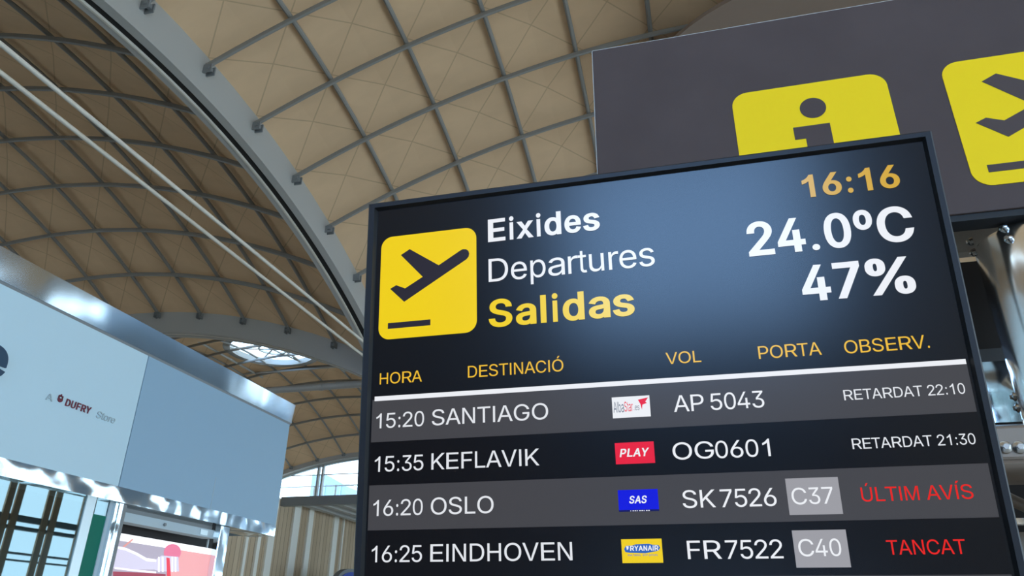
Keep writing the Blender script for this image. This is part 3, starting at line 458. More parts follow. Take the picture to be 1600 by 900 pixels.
def arch(axis, lo, hi, c, h, label, nodes=None, sc=None, loc=None, right=0.36, left=0.30, depth=0.088):
    """edge arch of two bays: two deep plates with a dark slot between them; axis = the way it spans"""
    w = hi - lo; sc = c if sc is None else sc
    def sweep(a, b, z0, z1, n=48):
        m = MB(); 
        for k in range(n + 1):
            s = c - h + 2 * h * k / n; z = 1.6 + 1.165 * U - KR * (s - sc) ** 2
            for p, q in ((a, z + z0), (b, z + z0), (b, z + z1), (a, z + z1)):
                m.v.append((p, s, q) if axis == 'Y' else (s, p, q))
        for k in range(n):
            for e in range(4):
                m.f.append((k * 4 + e, k * 4 + (e + 1) % 4, (k + 1) * 4 + (e + 1) % 4, (k + 1) * 4 + e))
        m.f += [(0, 1, 2, 3), (n * 4 + 3, n * 4 + 2, n * 4 + 1, n * 4)]
        return m
    t = thing('arch_beam', label, 'beam', loc or ((lo + hi) / 2 if axis == 'Y' else c, c if axis == 'Y' else (lo + hi) / 2, 1.6 + 1.08 * U))
    d = -depth * U
    sweep(hi - right * w, hi, d, 0.35).build('plate', M['steel'], t)
    sweep(lo, lo + left * w, d, 0.35).build('plate', M['steel'], t)
    sweep(lo + left * w, hi - right * w, d + 0.035, 0.2).build('slot_shade', M['black'], t)  # black infill paints the shade inside the slot
    sweep(lo + left * w - 0.02, lo + left * w + 0.015, d - 0.012, d + 0.04).build('edge_highlight', M['rod'], t)  # pale strip paints the highlight along the plate edge
    for side, s in nodes or []:
        z = 1.6 + 1.165 * U - KR * (s - sc) ** 2 - 0.22
        e = hi if side > 0 else lo; f = 0.16 * side
        m = MB()
        for o in (-0.05, 0.05):
            a, bb = sorted((e, e + f))
            if axis == 'Y': m.box((a, s + o - 0.012, z - 0.09), (bb, s + o + 0.012, z + 0.07))
            else: m.box((s + o - 0.012, a, z - 0.09), (s + o + 0.012, bb, z + 0.07))
        a, bb = sorted((e + f * 0.4, e + f * 0.8))
        m.box((a, s - 0.08, z - 0.035), (bb, s + 0.08, z + 0.035)) if axis == 'Y' else m.box((s - 0.08, a, z - 0.035), (s + 0.08, bb, z + 0.035))
        m.build('bracket', M['steel_dark'], t)
    return t
ry = [Y0 + (Y1 - Y0) * j / 12 for j in range(1, 12)]; rx = [LX0 + (LX1 - LX0) * j / 12 for j in range(1, 12)]; xcl = V_L.xc
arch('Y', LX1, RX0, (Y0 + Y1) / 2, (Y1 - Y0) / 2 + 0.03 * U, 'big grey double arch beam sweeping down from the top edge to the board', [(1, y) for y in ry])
arch('X', Y1, Y2, (LX0 + LX1) / 2, (LX1 - LX0) / 2, 'grey arch beam across the hall just in front of the round skylight', [(-1, x) for x in rx], xcl, right=0.35, left=0.42, depth=0.098)
arch('X', Y3, Y3 + 0.06 * U, (LX0 + LX1) / 2, (LX1 - LX0) / 2, 'far grey arch beam over the bright arched window', [(-1, x) for x in rx], xcl, right=0.35, left=0.42, depth=0.056)
arch('Y', LX1, RX0, (Y2 + Y3) / 2, (Y3 - Y2) / 2 + 0.03 * U, 'arch beam continuing behind the departures board')['kind'] = 'structure'

arch('X', Y1, Y2, (RX0 + RX1) / 2, (RX1 - RX0) / 2, 'arch beam hidden behind the departures board', None, V_R.xc, right=0.35, left=0.42, depth=0.098)['kind'] = 'structure'

# round skylight in the far vault
sx, sy, sr = SKY; szz = V_FL.z(sx, sy)
t = thing('skylight', 'round bright skylight with thin frame bars in the far dark vault', 'skylight', (sx, sy, szz))
MB().lathe([(sr + 0.22, -0.22), (sr - 0.06, -0.22), (sr - 0.06, 0.02), (sr + 0.05, 0.02), (sr + 0.05, -0.1), (sr + 0.22, -0.1), (sr + 0.22, -0.22)], (sx, sy, szz)).build('curb', M['rib'], t)
gl = MB(); gl.prism(disc(0, 0, sr + 0.02), Vector((sx, sy, szz + 0.03)), Vector((1, 0, 0)), Vector((0, 1, 0)), Vector((0, 0, 0.02))); gl.build('pane', M['clear_glass'], t)
for k in range(3):
    a = PI * k / 3 + 0.3; d = Vector((math.cos(a), math.sin(a), 0)) * (sr - 0.05)
    MB().tube([Vector((sx, sy, szz - 0.12)) - d, Vector((sx, sy, szz - 0.12)) + d], 0.035, 8).build('bar', M['tube'], t)
MB().lathe([(0.52, -0.15), (0.6, -0.15), (0.6, -0.07), (0.52, -0.07), (0.52, -0.15)], (sx, sy, szz)).build('ring', M['tube'], t)
for o in (-1, 1):
    MB().tube([(sx + o * (sr + .3), sy - sr - 0.9, szz - .36), (sx + o * (sr + .3), sy + sr + 0.9, szz - .36)], 0.05, 8).build('trimmer', M['tube'], t)
MB().tube([(sx - sr - 0.9, sy + sr + .3, szz - .34), (sx + sr + 0.9, sy + sr + .3, szz - .34)], 0.05, 8).build('trimmer', M['tube'], t)

# walls of the hall that close it round the viewer
def wall(name, lo, hi, m='concrete'):
    o = MB().box(lo, hi).build(name, M[m]); o['kind'] = 'structure'; return o
ZT = 11.0
wall('wall_left', (LX0 - 0.6, Y1, 0), (LX0 - 0.3, Y3, 14))
wall('wall_left', (LX0 - 0.6, -24, 0), (LX0 - 0.3, Y1, 4.5))
t = thing('added_opening', 'unseen side opening behind the shop, added to light the brown vault', 'window', (LX0 - 0.4, 4, 4.5), kind='structure')  # unseen opening added to let daylight onto the left vault
for k in range(9):
    y = -20 + 4.6 * k
    MB().box((LX0 - 0.5, y, 4.5), (LX0 - 0.4, y + 0.2, 5.5)).build('mullion', M['steel_dark'], t)
MB().box((LX0 - 0.6, -24, 5.5), (LX0 - 0.3, Y1, 14)).build('head_wall', M['concrete'], t)
wall('wall_back', (LX0, -20.2, 0), (-3.6, -19.9, 14), 'wood')
wall('wall_back', (3.8, -20.2, 0), (10.6, -19.9, 14), 'wood')
# glazed front of the hall, right of the viewer and behind: paired brown mullions and cross bars
t = thing('window_2', 'glazed hall front with paired brown mullions opposite the shop', 'window', (10.6, 4, 0), kind='structure')
def refl(px, py): return at(px, py, 0, -22.72)
yA, yB, yC = (refl(*q).y + 0.62 for q in ((18, 746), (69, 760), (131, 778)))
per = (yC - yA) / 2
zb1, zb2, zb3 = refl(60, 814).z, refl(60, 829).z, refl(60, 868).z
for k in range(-12, 4):
    y = yB + per * k
    for o in (-0.31, 0.05):
        MB().box((10.6, y + o, 0), (10.67, y + o + 0.26, 7.0)).build('mullion', M['timber_post'], t)
op = ((-6.0, -3.0), (4.0, 6.5), (16.2, 17.2), (18.5, 20.7), (31.0, 32.4), (33.1, 33.6), (34.1, 35.0))  # unseen bands and openings shaped for what the shop cornice mirrors
ya = -20.0
for a, e in op + ((62.0, 62.0),):
    if a > ya: MB().box((10.7, ya, 8.4), (11.0, a, 13.0)).build('fascia', M['blue_steel'], t)
    ya = e
for z0_, z1_ in ((6.25, 8.4), (10.8, 13.0)):
    MB().box((10.72, -20, z0_), (10.98, 62, z1_)).build('fascia', M['blue_steel'], t)
MB().box((10.7, yB + 4 * per, 3.6), (11.0, 35.0, 7.0)).build('fascia', M['blue_steel'], t)  # unseen, added to keep daylight off the far vault
for z, hgt in ((zb1, 0.20), (zb2, 0.12), (zb3, 0.06), (zb3 - 0.22, 0.05)):
    MB().box((10.65, yB - 13 * per, z - hgt / 2), (10.85, yB + 4 * per, z + hgt / 2)).build('transom', M['steel_dark'], t)
t = thing('window_3', 'tall window behind the viewer that shines on the board', 'window', (0.8, -20, 3), kind='structure')
for x in (-3.6, 0.2, 3.66):
    MB().box((x, -20.1, 0), (x + 0.14, -19.9, 14)).build('mullion', M['steel_dark'], t)
for z, hgt in ((2.1, 4.2), (12.2, 0.3)):
    MB().box((-3.6, -20.1, z - hgt / 2), (3.8, -19.9, z + hgt / 2)).build('transom', M['steel_dark'], t)

# far end: timber wall, slab with louvred soffit, arched window
XW = -21.8
t = thing('wall_far', 'grey-brown timber board wall with white upright fins', 'wall', (XW, 34, 0), kind='structure')
MB().box((XW - 0.3, 16, 0), (XW, 52, 7.88)).build('cladding', M['wood'], t)
for (pa, pb, py) in ((458, 468, 797), (481, 488, 803), (520, 527, 815), (382, 386, 838), (400, 405, 841), (415, 425, 846), (534.5, 536, 818)):
    ya, yb = at(pa, py, 0, XW).y, at(pb, py, 0, XW).y
    MB().box((XW, ya, 0), (XW + 0.12, yb, 7.86)).build('fin', M['fin'], t)
YS = 0.611 ** -1 * -XW
t = thing('floor_slab', 'dark grey slab edge under the arched window with louvred underside', 'slab', (-14, YS, 7.7))
z0, z1 = 1.6 + 0.1655 * YS, 1.6 + 0.1782 * YS
MB().box((XW, YS, z0), (-7.0, YS + 0.35, z1)).build('edge_beam', M['steel_dark'], t)
MB().box((XW, YS + 0.35, z0 + 0.35), (-7.0, YS + 16, z1)).build('deck', M['steel_dark'], t)
for k in range(14):
    x = XW + 1.0 + k * 0.95
    MB().box((x, YS + 0.4, z0 + 0.05), (x + 0.34, YS + 15.8, z0 + 0.33)).build('louvre', M['steel'], t)
MB().box((-16.6, YS - 0.12, z0 + 0.03), (-16.3, YS, z1 + 0.02)).build('stiffener', M['rib'], t)

YW = Y3 + 0.45
t = thing('window_1', 'arched bright window over the slab at the far end', 'window', (-16, YW, z1), kind='structure')
xcL = V_L.xc
def az(x): return 1.6 + (1.165 - 0.054) * U - KR * (x - xcL) ** 2
fr = MB(); 
for k in range(40):
    xa = LX0 + (LX1 - LX0) * k / 40; xb = LX0 + (LX1 - LX0) * (k + 1) / 40
    o = len(fr.v)
    for x in (xa, xb):
        for yy, zz in ((YW - 0.05, az(x) - 0.08), (YW + 0.1, az(x) - 0.08), (YW + 0.1, az(x) + 0.1), (YW - 0.05, az(x) + 0.1)): fr.v.append((x, yy, zz))
    fr.f += [(o + e, o + (e + 1) % 4, o + 4 + (e + 1) % 4, o + 4 + e) for e in range(4)]
fr.build('frame', M['alu'], t)
xm = at(500.5, 750, 1, YW).x
for d in (-5.4, 0, 5.4):
    for o in (-0.15, 0.11):
        x = xm + d + o
        MB().box((x - 0.05, YW - 0.08, z1), (x + 0.05, YW + 0.12, az(x))).build('mullion', M['steel'], t)
zz = at(520, 741, 1, YW).z
MB().box((LX0, YW, zz - 0.02), (LX1, YW + 0.05, zz + 0.02)).build('transom', M['steel'], t)
p = MB()
p.prism([(LX0, z1)] + [(LX1, z1)] + [(LX1 + (LX0 - LX1) * k / 40, az(LX1 + (LX0 - LX1) * k / 40)) for k in range(41)], Vector((0, YW + 0.02, 0)), Vector((1, 0, 0)), Vector((0, 0, 1)), Vector((0, 0.015, 0)))
p.build('pane', M['clear_glass'], t)
wall('wall_end', (LX0, 52, 0), (12, 52.3, 8), 'concrete')
wall('wall_right', (LX1, Y3 + 0.1, z0), (12, Y3 + 0.4, 14))
t = thing('railing', 'thin railing outside behind the arched window', 'railing', (-15, YW + 2, z1))
zr = at(520, 759, 1, YW + 2).z
MB().box((-24, YW + 2, zr - 0.03), (-10, YW + 2.05, zr + 0.03)).build('top_rail', M['steel'], t)
for px in (491, 524):
    x = at(px, 765, 1, YW + 2).x; MB().box((x - 0.04, YW + 2, z1), (x + 0.04, YW + 2.06, zr)).build('post', M['steel'], t)
MB().box((XW + 0.2, YW + 0.5, z1 - 0.2), (-8, YW + 4, z1)).build('terrace', M['steel'])
tag(bpy.data.objects['terrace'], 'grey roof terrace outside the arched window', 'terrace')
t = thing('glass_building', 'pale blue glazed building with sloping roof seen through the arched window', 'building', (-38, 95, 0))
def far(px, py): q = at(px, py, 1, 95); return (q.x, q.z)
MB().prism([(far(488, 741)[0], 0.0), far(488, 741), far(510, 742), far(533, 755), far(541, 760), (far(541, 760)[0], 0.0)], Vector((0, 95, 0)), Vector((1, 0, 0)), Vector((0, 0, 1)), Vector((0, 14, 0))).build('facade', mat('pale_blue_glazing', (0.20, 0.26, 0.35), 0.4), t)
for px in (496, 508.5, 524, 533):
    a = far(px, 757); bb = far(px, 800)
    MB().box((a[0] - .08, 94.85, bb[1]), (a[0] + .08, 95.0, a[1])).build('mullion', M['blue_panel'], t)

# ================================================================== TIE RODS AND TUBE
ZR = 1.6 + 0.8217 * U
for x, lb in ((-1.0 * U, 'upper of the two pale tie rods crossing under the brown vault'), (-1.056 * U, 'lower of the two pale tie rods crossing under the brown vault')):
    o = MB().tube([(x, Y0, ZR), (x, Y1 - 0.02, ZR)], 0.033, 12).build('tie_rod', M['rod']); tag(o, lb, 'tie rod', 'tie rods under the big arch')
t = thing('duct_tube', 'long grey tube running across below the round skylight', 'tube', (-17, 2.36 * U, 1.6 + 0.347 * 2.36 * U))
yt = 2.36 * U
za = at(420, 612, 1, yt).z; zb = at(565, 598, 1, yt).z; xa = at(420, 612, 1, yt).x; xb = at(565, 598, 1, yt).x
zt = (za + zb) / 2
MB().tube([(XW + 0.05, yt, zt), (LX1 - 0.03, yt, zt)], 0.095, 16).build('pipe', M['tube'], t)
for x in (-12.2, -10.1):
    MB().tube([(x, yt, zt), (x + 0.1, yt, zt)], 0.107, 16).build('coupling', M['tube'], t)

# round brown shade hanging below the near vault
t = thing('hanging_shade', 'round brown shade under the beige roof, behind the dark sign top', 'shade', (0.45 * U, 1.95 * U, 1.6 + 1.30 * U))
hz = 1.6 + 1.27 * U
p0 = at(1064, 50, 2, hz - 1.6); p1 = at(1105, 22, 2, hz - 1.6); p2 = at(1135, 2, 2, hz - 1.6)
ax, ay, bx, by, cx, cy = p0.x, p0.y, p1.x, p1.y, p2.x, p2.y
ct = Vector(((ax + cx) / 2, (ay + cy) / 2, hz)); nrm = Vector(((ay - cy), -(ax - cx), 0)).normalized()
if nrm.y < 0: nrm = -nrm
R_ = 0.42 * U; ctr = ct + nrm * (R_ - 0.02)
MB().lathe([(0.0, 0.06), (R_ * .5, 0.02), (R_, -0.02), (R_, 0.06), (R_ * .5, 0.12), (0.0, 0.16)], ctr, 64).build('disc', fabric('shade_cloth', (0.30, 0.22, 0.17), (0.20, 0.15, 0.12)), t)
for k in range(3):
    a = 2 * PI * k / 3 + 1.2; q = ctr + Vector((math.cos(a), math.sin(a), 0)) * R_ * .8
    MB().tube([q + Vector((0, 0, 0.05)), (q.x, q.y, V_R.z(q.x, q.y))], 0.012, 6).build('wire', M['steel_dark'], t)

# ================================================================== SHOP
D = 6.0
def zz_(r): return 1.6 + r * D
YE, YM = 1.632 * D, 1.108 * D
ZC1, ZC0, ZP1, ZP0, ZB0 = zz_(0.521), zz_(0.4715), zz_(0.467), zz_(0.2245), zz_(0.1995)
t = shop = thing('shop', 'pale blue shop kiosk with mirror steel cornice and band', 'shop', (-8, 3, 0))
MB().box((-D - 0.05, -9, ZP0), (-D, YM - 0.006, ZP1)).build('white_fascia', M['white_panel'], t)['label'] = 'whitish fascia panel with lettering'
o = MB().box((-D - 0.05, YM + 0.006, ZP0), (-D, YE - 0.02, ZP1)).build('blue_fascia', M['blue_panel'], t); o['label'] = 'bluish grey fascia panel'
ysm = at(333, 770, 0, -D).y
MB().box((-D, ysm - 0.004, ZP0), (-D + 0.002, ysm + 0.004, ZP0 + 0.40)).build('joint_line', M['grey_letter'], o)
MB().box((-D - 0.06, -9, ZP1), (-D + 0.0, YE, ZC0)).build('shadow_gap', M['steel_dark'], t)  # flush dark strip stands in for the shadow in the gap
cb = MB(); tl_ = 0.030
for y in (-9, YE): cb.v += [(-D - 0.4, y, ZC0), (-D + 0.012, y, ZC0), (-D + 0.012 + tl_, y, ZC1 - 0.02), (-D - 0.4, y, ZC1 - 0.02)]
cb.f = [(0, 1, 2, 3), (7, 6, 5, 4), (0, 4, 5, 1), (1, 5, 6, 2), (2, 6, 7, 3), (3, 7, 4, 0)]
cb.build('cornice', M['stainless'], t)
MB().box((-D - 0.4, -9, ZB0), (-D + 0.012, YE - 0.03, ZP0)).build('lower_band', M['foil'], t)
MB().box((-12.5, -9, ZB0 + 0.02), (-D - 0.4, YE, ZC1 - 0.05)).build('upper_box', M['blue_panel'], t)
# storefront
def sy_(px, py, dx=0.0): return at(px, py, 0, -(D + dx)).y
XG = -D - 0.06
yg = sy_(143, 778)
MB().box((XG - 0.012, -9, 0.0), (XG, yg, ZB0 + 0.03)).build('shop_window', M['shop_glass'], t)
MB().box((-9.2, -9, 0.0), (-9.1, YE - 0.3, ZB0 + 0.03)).build('inner_wall', M['grey_box'], t)
MB().box((XG - 0.012, yg, 0.0), (XG + 0.012, sy_(149.5, 780, .06), ZB0)).build('door_frame', M['alu'], t)['label'] = 'pale aluminium door frame'
g = MB().box((XG - 0.03, sy_(149.5, 780, .06), 0.0), (XG - 0.001, sy_(171, 786, .06), at(150, 802, 0, -D).z)).build('door_panel', M['green'], t); g['label'] = 'dark green panel'
MB().box((XG - 0.012, sy_(149.5, 780, .06), at(150, 802, 0, -D).z), (XG - 0.001, sy_(171, 786, .06), ZB0)).build('transom_glass', M['shop_glass'], t)
MB().box((XG - 0.05, sy_(171, 786, .06), 0.0), (XG + 0.01, sy_(181, 789, .06), ZB0)).build('door_jamb', M['grey_box'], t)
for (a, bb, m_, dx) in ((182, 186, 'foil', 0.05), (187, 193, 'foil', 0.06), (193, 201, 'steel_dark', 0.04)):
    MB().box((-D - 0.3, sy_(a, 791), 0.0), (-D - 0.06 + dx, sy_(bb, 794), ZB0)).build('pillar', M[m_], t, bevel=0.008)
MB().box((-D - 0.10, sy_(347, 823), 0.0), (-D - 0.01, sy_(361, 826), ZB0)).build('pillar', M['foil'], t, bevel=0.01)
# recess with rolled shutter
yr0, yr1 = sy_(201, 795), sy_(347, 823)
MB().box((-D - 0.30, yr0, ZB0 - 0.10), (-D - 0.12, yr1, ZB0 + 0.02)).build('shutter_roll', M['steel_dark'], t, bevel=0.04)
zsa = at(195, 800, 0, -(D + 0.08)).z; zsb = at(195, 815, 0, -(D + 0.08)).z
sb = MB().box((-D - 0.25, yr0, zsb), (-D - 0.08, yr1, zsa)).build('shutter_box', M['grey_box'], t)
kn = at(257, 818, 0, -(D + 0.08)); MB().tube([(kn.x + 0.001, kn.y, (zsa + zsb) / 2), (kn.x + 0.02, kn.y, (zsa + zsb) / 2)], 0.018, 12).build('lock', M['steel_dark'], sb)
for pa, pb in ((313, 324), (334, 343)):
    MB().box((-D - 0.08, sy_(pa, 828, .08), (zsa + zsb) / 2 - 0.03), (-D - 0.07, sy_(pb, 830, .08), (zsa + zsb) / 2 + 0.03)).build('clip', M['alu'], sb)
MB().box((-D - 0.5, yr0, 0.0), (-D - 0.45, sy_(352, 826, 0.47), ZB0)).build('recess_back', M['black'], t)
ya_ = sy_(327, 840, .2); MB().box((-D - 0.22, ya_ - .008, 1.9), (-D - 0.20, ya_ + .008, zsb)).build('guide_rail', M['alu'], t)
# lit advertisement in the recess
XA = -(D + 0.10)
def ad(px, py): q = at(px, py, 0, XA); return (q.y, q.z)
zt_ = (ad(186, 833)[1] + ad(343, 859)[1]) / 2; ya0, ya1 = ad(170, 840)[0], ad(347, 862)[0]
t = thing('advertising_lightbox', 'lit advertisement with a pale bottle neck and red band under the shutter', 'lightbox', (XA, (ya0 + ya1) / 2, 0))
MB().box((XA - 0.12, ya0, 0.55), (XA, ya1, zt_)).build('housing', M['ad_white'], t)
YV, ZV, XV = Vector((0, 1, 0)), Vector((0, 0, 1)), Vector((1, 0, 0))
def flat(pts, name, col, k, parent):
    m_ = mat('ad_' + name, tuple(c * 0.5 for c in col), 0.4, emit=col, estr=0.8)
    return MB().prism([(q[0], q[1]) for q in pts], Vector((XA + k, 0, 0)), YV, ZV, Vector((0.001, 0, 0))).build(name, m_, parent)
fr_ = 0.075
zpt = zt_ - fr_
pic = flat([(ya0, 0.6), (ya1 - 0.16, 0.6), (ya1 - 0.16, zpt), (ya0, zpt)], 'picture', (0.42, 0.36, 0.44), 0.001, t)
yq = ad(262, 870)[0]; yq2 = ad(282, 870)[0]
flat([(yq, 0.6), (ya1 - 0.16, 0.6), (ya1 - 0.16, zpt), (yq + 0.05, zpt)], 'pink_ground', (0.85, 0.36, 0.36), 0.003, pic)
flat(disc(ad(269, 863)[0], ad(269, 863)[1], 0.15, 0.09), 'pink_blur', (0.78, 0.16, 0.28), 0.0045, pic)
neck = [ad(*q) for q in ((176, 854), (196, 858), (214, 866), (228, 873), (243, 874), (252, 868), (278, 870), (279, 893), (250, 893), (240, 890), (210, 890), (176, 888))]
flat(neck, 'bottle', (0.66, 0.60, 0.74), 0.006, pic)
flat([ad(*q) for q in ((176, 856), (195, 860), (213, 868), (228, 877), (243, 878), (243, 874), (228, 872), (214, 864), (196, 856), (176, 852))], 'glass_edge', (0.95, 0.93, 0.97), 0.0075, pic)
flat([ad(*q) for q in ((178, 886), (210, 890), (243, 893), (243, 896), (210, 893), (178, 889))], 'glass_edge', (0.95, 0.88, 0.92), 0.0075, pic)
for a in (246, 252, 267, 272):
    flat([ad(*q) for q in ((a, 870), (a + 2.5, 870.5), (a + 2.5, 894), (a, 893.5))], 'thread', (0.93, 0.90, 0.94), 0.0075, pic)
flat([ad(*q) for q in ((259, 871), (264, 872), (266, 905), (260, 905))], 'red_band', (0.80, 0.02, 0.05), 0.009, pic)
flat([ad(*q) for q in ((176, 893), (230, 895), (258, 897), (258, 912), (176, 912))], 'red_drink', (0.32, 0.02, 0.05), 0.005, pic)
flat([ad(*q) for q in ((194, 855), (208, 843), (206, 842), (191, 854))], 'orange_streak', (0.75, 0.30, 0.25), 0.005, pic)
sc_ = ad(333, 883); MB().tube([(XA, sc_[0], sc_[1]), (XA + .012, sc_[0], sc_[1])], 0.012, 12).build('screw', M['steel_dark'], t)
# lettering on the white fascia
T7 = lambda x, y: at(40 + x / 7.5, 580 + y / 7.5, 0, -D)
OX = Vector((-D, 0, 0)); lift = Vector((0.004, 0, 0))
wf = bpy.data.objects['white_fascia']
def shop_text(s, bl, br, tp, m_, bold, **k):
    a, bb, c = T7(*bl), T7(*br), T7(*tp)
    vb = (a.z + bb.z) / 2
    return text('lettering', s, M[m_], wf, OX, YV, ZV, a.y, bb.y, vb, c.z - a.z, bold, lift=lift, thick=0.005, **k)
shop_text('A', (225, 332), (305, 358), (262, 258), 'grey_letter', False)['label'] = 'thin grey letter A'
shop_text('DUFRY', (452, 405), (752, 505), (475, 322), 'crimson', True, shear=0.08)['label'] = 'bold dark red word'
shop_text('Store', (815, 545), (1035, 615), (845, 468), 'grey_letter', False, shear=0.2)['label'] = 'slanted thin grey word'
cr = T7(403, 318); rr = 0.036
b_ = MB()
b_.prism([(cr.y + 0.030 * math.cos(a), cr.z - 0.01 + 0.029 * math.sin(a)) for a in [2 * PI * i / 24 for i in range(24)]], OX + lift, YV, ZV, Vector((0.006, 0, 0)))
for dx_, dz_ in ((-.020, .024), (0, .036), (.020, .024)):
    b_.prism(disc(cr.y + dx_, cr.z - 0.01 + dz_, 0.009, 0.015, 14), OX + lift, YV, ZV, Vector((0.006, 0, 0)))
em = b_.build('emblem', M['crimson'], wf)
MB().prism(disc(cr.y - 0.004, cr.z + 0.004, 0.011, 0.007, 16), OX + Vector((0.0105, 0, 0)), YV, ZV, Vector((0.002, 0, 0))).build('emblem_slot', M['white_panel'], em)
q0, q1 = at(10.5, 566, 0, -D), at(-14, 568, 0, -D)
text('lettering', 'e', M['navy'], wf, OX, YV, ZV, q0.y - 0.31, q0.y, q1.z - 0.115, 0.385, True, lift=lift, thick=0.015)['label'] = 'end of a big navy letter cut by the photo edge'

# blue rounded sign at the far wall
q = at(548, 896, 0, XW + 3.0)
t = thing('kiosk_sign', 'blue rounded sign top beside the board at the bottom edge', 'sign', (q.x, q.y, 0))
MB().box((q.x - 0.15, q.y - 1.6, 0), (q.x + 0.15, q.y + 1.2, q.z - 0.6)).build('stand', M['steel_dark'], t)
b_ = MB(); b_.prism([(1.5 * math.cos(a), 0.55 * math.sin(a)) for a in [PI * i / 20 for i in range(21)]], Vector((q.x + 0.16, q.y, q.z - 0.5)), YV, ZV, Vector((0.04, 0, 0)))
b_.build('blue_panel', mat('sign_blue', (0.02, 0.06, 0.36), 0.4), t)
b_ = MB(); b_.prism([(1.8 * math.cos(a), 0.72 * math.sin(a)) for a in [PI * i / 20 for i in range(21)]], Vector((q.x - 0.15, q.y, q.z - 0.5)), YV, ZV, Vector((0.3, 0, 0)))
b_.build('dark_hood', M['steel_dark'], t)

# ================================================================== DARK PICTOGRAM SIGN
YSG = 1.45
SO = Vector((0, YSG, 1.6)); UX, UZ = Vector((1, 0, 0)), Vector((0, 0, 1)); UN = Vector((0, -1, 0))
PLANE = [(41.6, 74.3), (53.3, 67.7), (91.9, 93.2), (119.4, 77.2), (123, 75.7), (127, 76.2), (130, 78.6), (131.2, 82.2), (130.4, 86.2), (127.6, 89.4), (47.6, 135.9), (28.5, 117.4), (36.5, 113.4), (48.4, 118.7), (71.2, 106.1)]
PLN = [((u - 15.0) / 125.2, (181.5 - v) / 133.4) for u, v in PLANE][::-1]
t = thing('pictogram_sign', 'large dark grey sign sheet with yellow pictograms behind the departures board', 'sign', (0.7, YSG, 2.3))
sh = MB().box((-0.178, YSG, 2.366), (1.75, YSG + 0.03, 2.944)).build('sheet', M['sign_sheet'], t, bevel=0.002)
MB().box((-0.178, YSG + 0.002, 2.944), (1.75, YSG + 0.028, 2.946)).build('top_edge', M['sign_edge'], t)
MB().box((-0.1795, YSG + 0.002, 2.366), (-0.178, YSG + 0.028, 2.944)).build('side_edge', M['sign_edge'], t)
MB().box((-0.15, YSG + 0.005, 2.352), (1.75, YSG + 0.05, 2.366)).build('underside_shade', M['black'], t)  # black bar painted as the shadow on the sheet's underside
def tile(x0, z0, w, hh, lb):
    o = MB().prism(rrect(x0, z0, x0 + w, z0 + hh, 0.036), SO, UX, UZ, UN * 0.0012).build('pictogram', M['sign_yellow'], t); o['label'] = lb; return o
ti = tile(0.1395, 0.810, 0.329, 0.330, 'yellow information tile')
b_ = MB(); S2 = SO + UN * 0.0014; N2 = UN * 0.0004
b_.prism(disc(0.309, 1.0705, 0.0275), S2, UX, UZ, N2)
b_.prism([(0.255, 0.842), (0.365, 0.842), (0.365, 0.872), (0.337, 0.872), (0.337, 1.0245), (0.2605, 1.0245), (0.2605, 0.9915), (0.283, 0.9915), (0.283, 0.872), (0.255, 0.872)], S2, UX, UZ, N2)
b_.build('symbol', M['sign_sheet'], ti)
tp_ = tile(0.5785, 0.822, 0.329, 0.3165, 'yellow take-off tile')
b_ = MB(); b_.prism([(0.5785 + 0.329 * u, 0.822 + 0.3165 * v) for u, v in PLN], S2, UX, UZ, N2)
b_.prism([(0.610, 0.852), (0.755, 0.852), (0.755, 0.8695), (0.610, 0.8695)], S2, UX, UZ, N2)
b_.build('symbol', M['sign_sheet'], tp_)
b_ = MB().box((0.30, YSG + 0.22, 2.385), (1.75, YSG + 0.25, 2.60)).build('mounting_plate', noisy(mat('brushed_plate', (0.5, 0.45, 0.38), 0.45, 0.3), (0.46, 0.41, 0.34), (0.58, 0.52, 0.44), 3.0, sc=(0.5, 1, 6)), t)

# sign column: chrome tube with a sleeve and bolts, clamp, lower post
XC, YC, RC = 0.690, 1.557, 0.099
t = thing('sign_column', 'polished chrome column under the dark sign at the right edge', 'column', (XC, YC, 0))
MB().lathe([(0.0, 2.347), (RC * .9, 2.347), (RC * .97, 2.344), (RC, 2.337), (RC, 2.2), (RC, 2.0), (RC, 1.93), (RC * .96, 1.925), (0, 1.925)], (XC, YC, 0), 72).build('tube', M['chrome'], t)
def bolt_on(c, n, parent, r=0.0085):
    M3 = n.to_track_quat('Z', 'Y').to_matrix()
    b_ = MB()
    for prof, k in (([(0.0, 0.007), (r * .6, 0.0062), (r, 0.003), (r * 1.05, -0.004)], 18), ([(r * .5, 0.0062), (r * .5, 0.0090), (0.0, 0.0090)], 6)):
        q = MB().lathe(prof, (0, 0, 0), k); b_.add([c + M3 @ Vector(p) for p in q.v], q.f)
    b_.smooth = True
    return b_.build('bolt', M['bolt'], parent)
def tube_point(px, py):
    d = at(px, py, 1, 1.0) - EYE; h2 = d.x * d.x + d.y * d.y; m_ = (XC * d.x + YC * d.y) / h2
    e2 = (d.x * m_ - XC) ** 2 + (d.y * m_ - YC) ** 2
    t_ = m_ - math.sqrt(max(0, RC * RC - e2) / h2); q = EYE + d * t_
    n = Vector((q.x - XC, q.y - YC, 0)).normalized()
    return Vector((XC + n.x * RC, YC + n.y * RC, q.z)), n
for q in ((1568, 356), (1576, 373), (1510, 379), (1515, 396), (1583, 620), (1587, 638)):
    c_, n_ = tube_point(*q); bolt_on(c_, n_, t)
MB().lathe([(0.0, 1.925), (0.06, 1.925), (0.06, 0.02), (0.16, 0.02), (0.16, 0.0), (0, 0)], (XC + 0.03, YC, 0), 40).build('lower_post', M['bezel'], t)
t = thing('clamp_bracket', 'brown metal clamp bracket with two bolts right of the board', 'bracket', (0.62, YSG, 1.9))
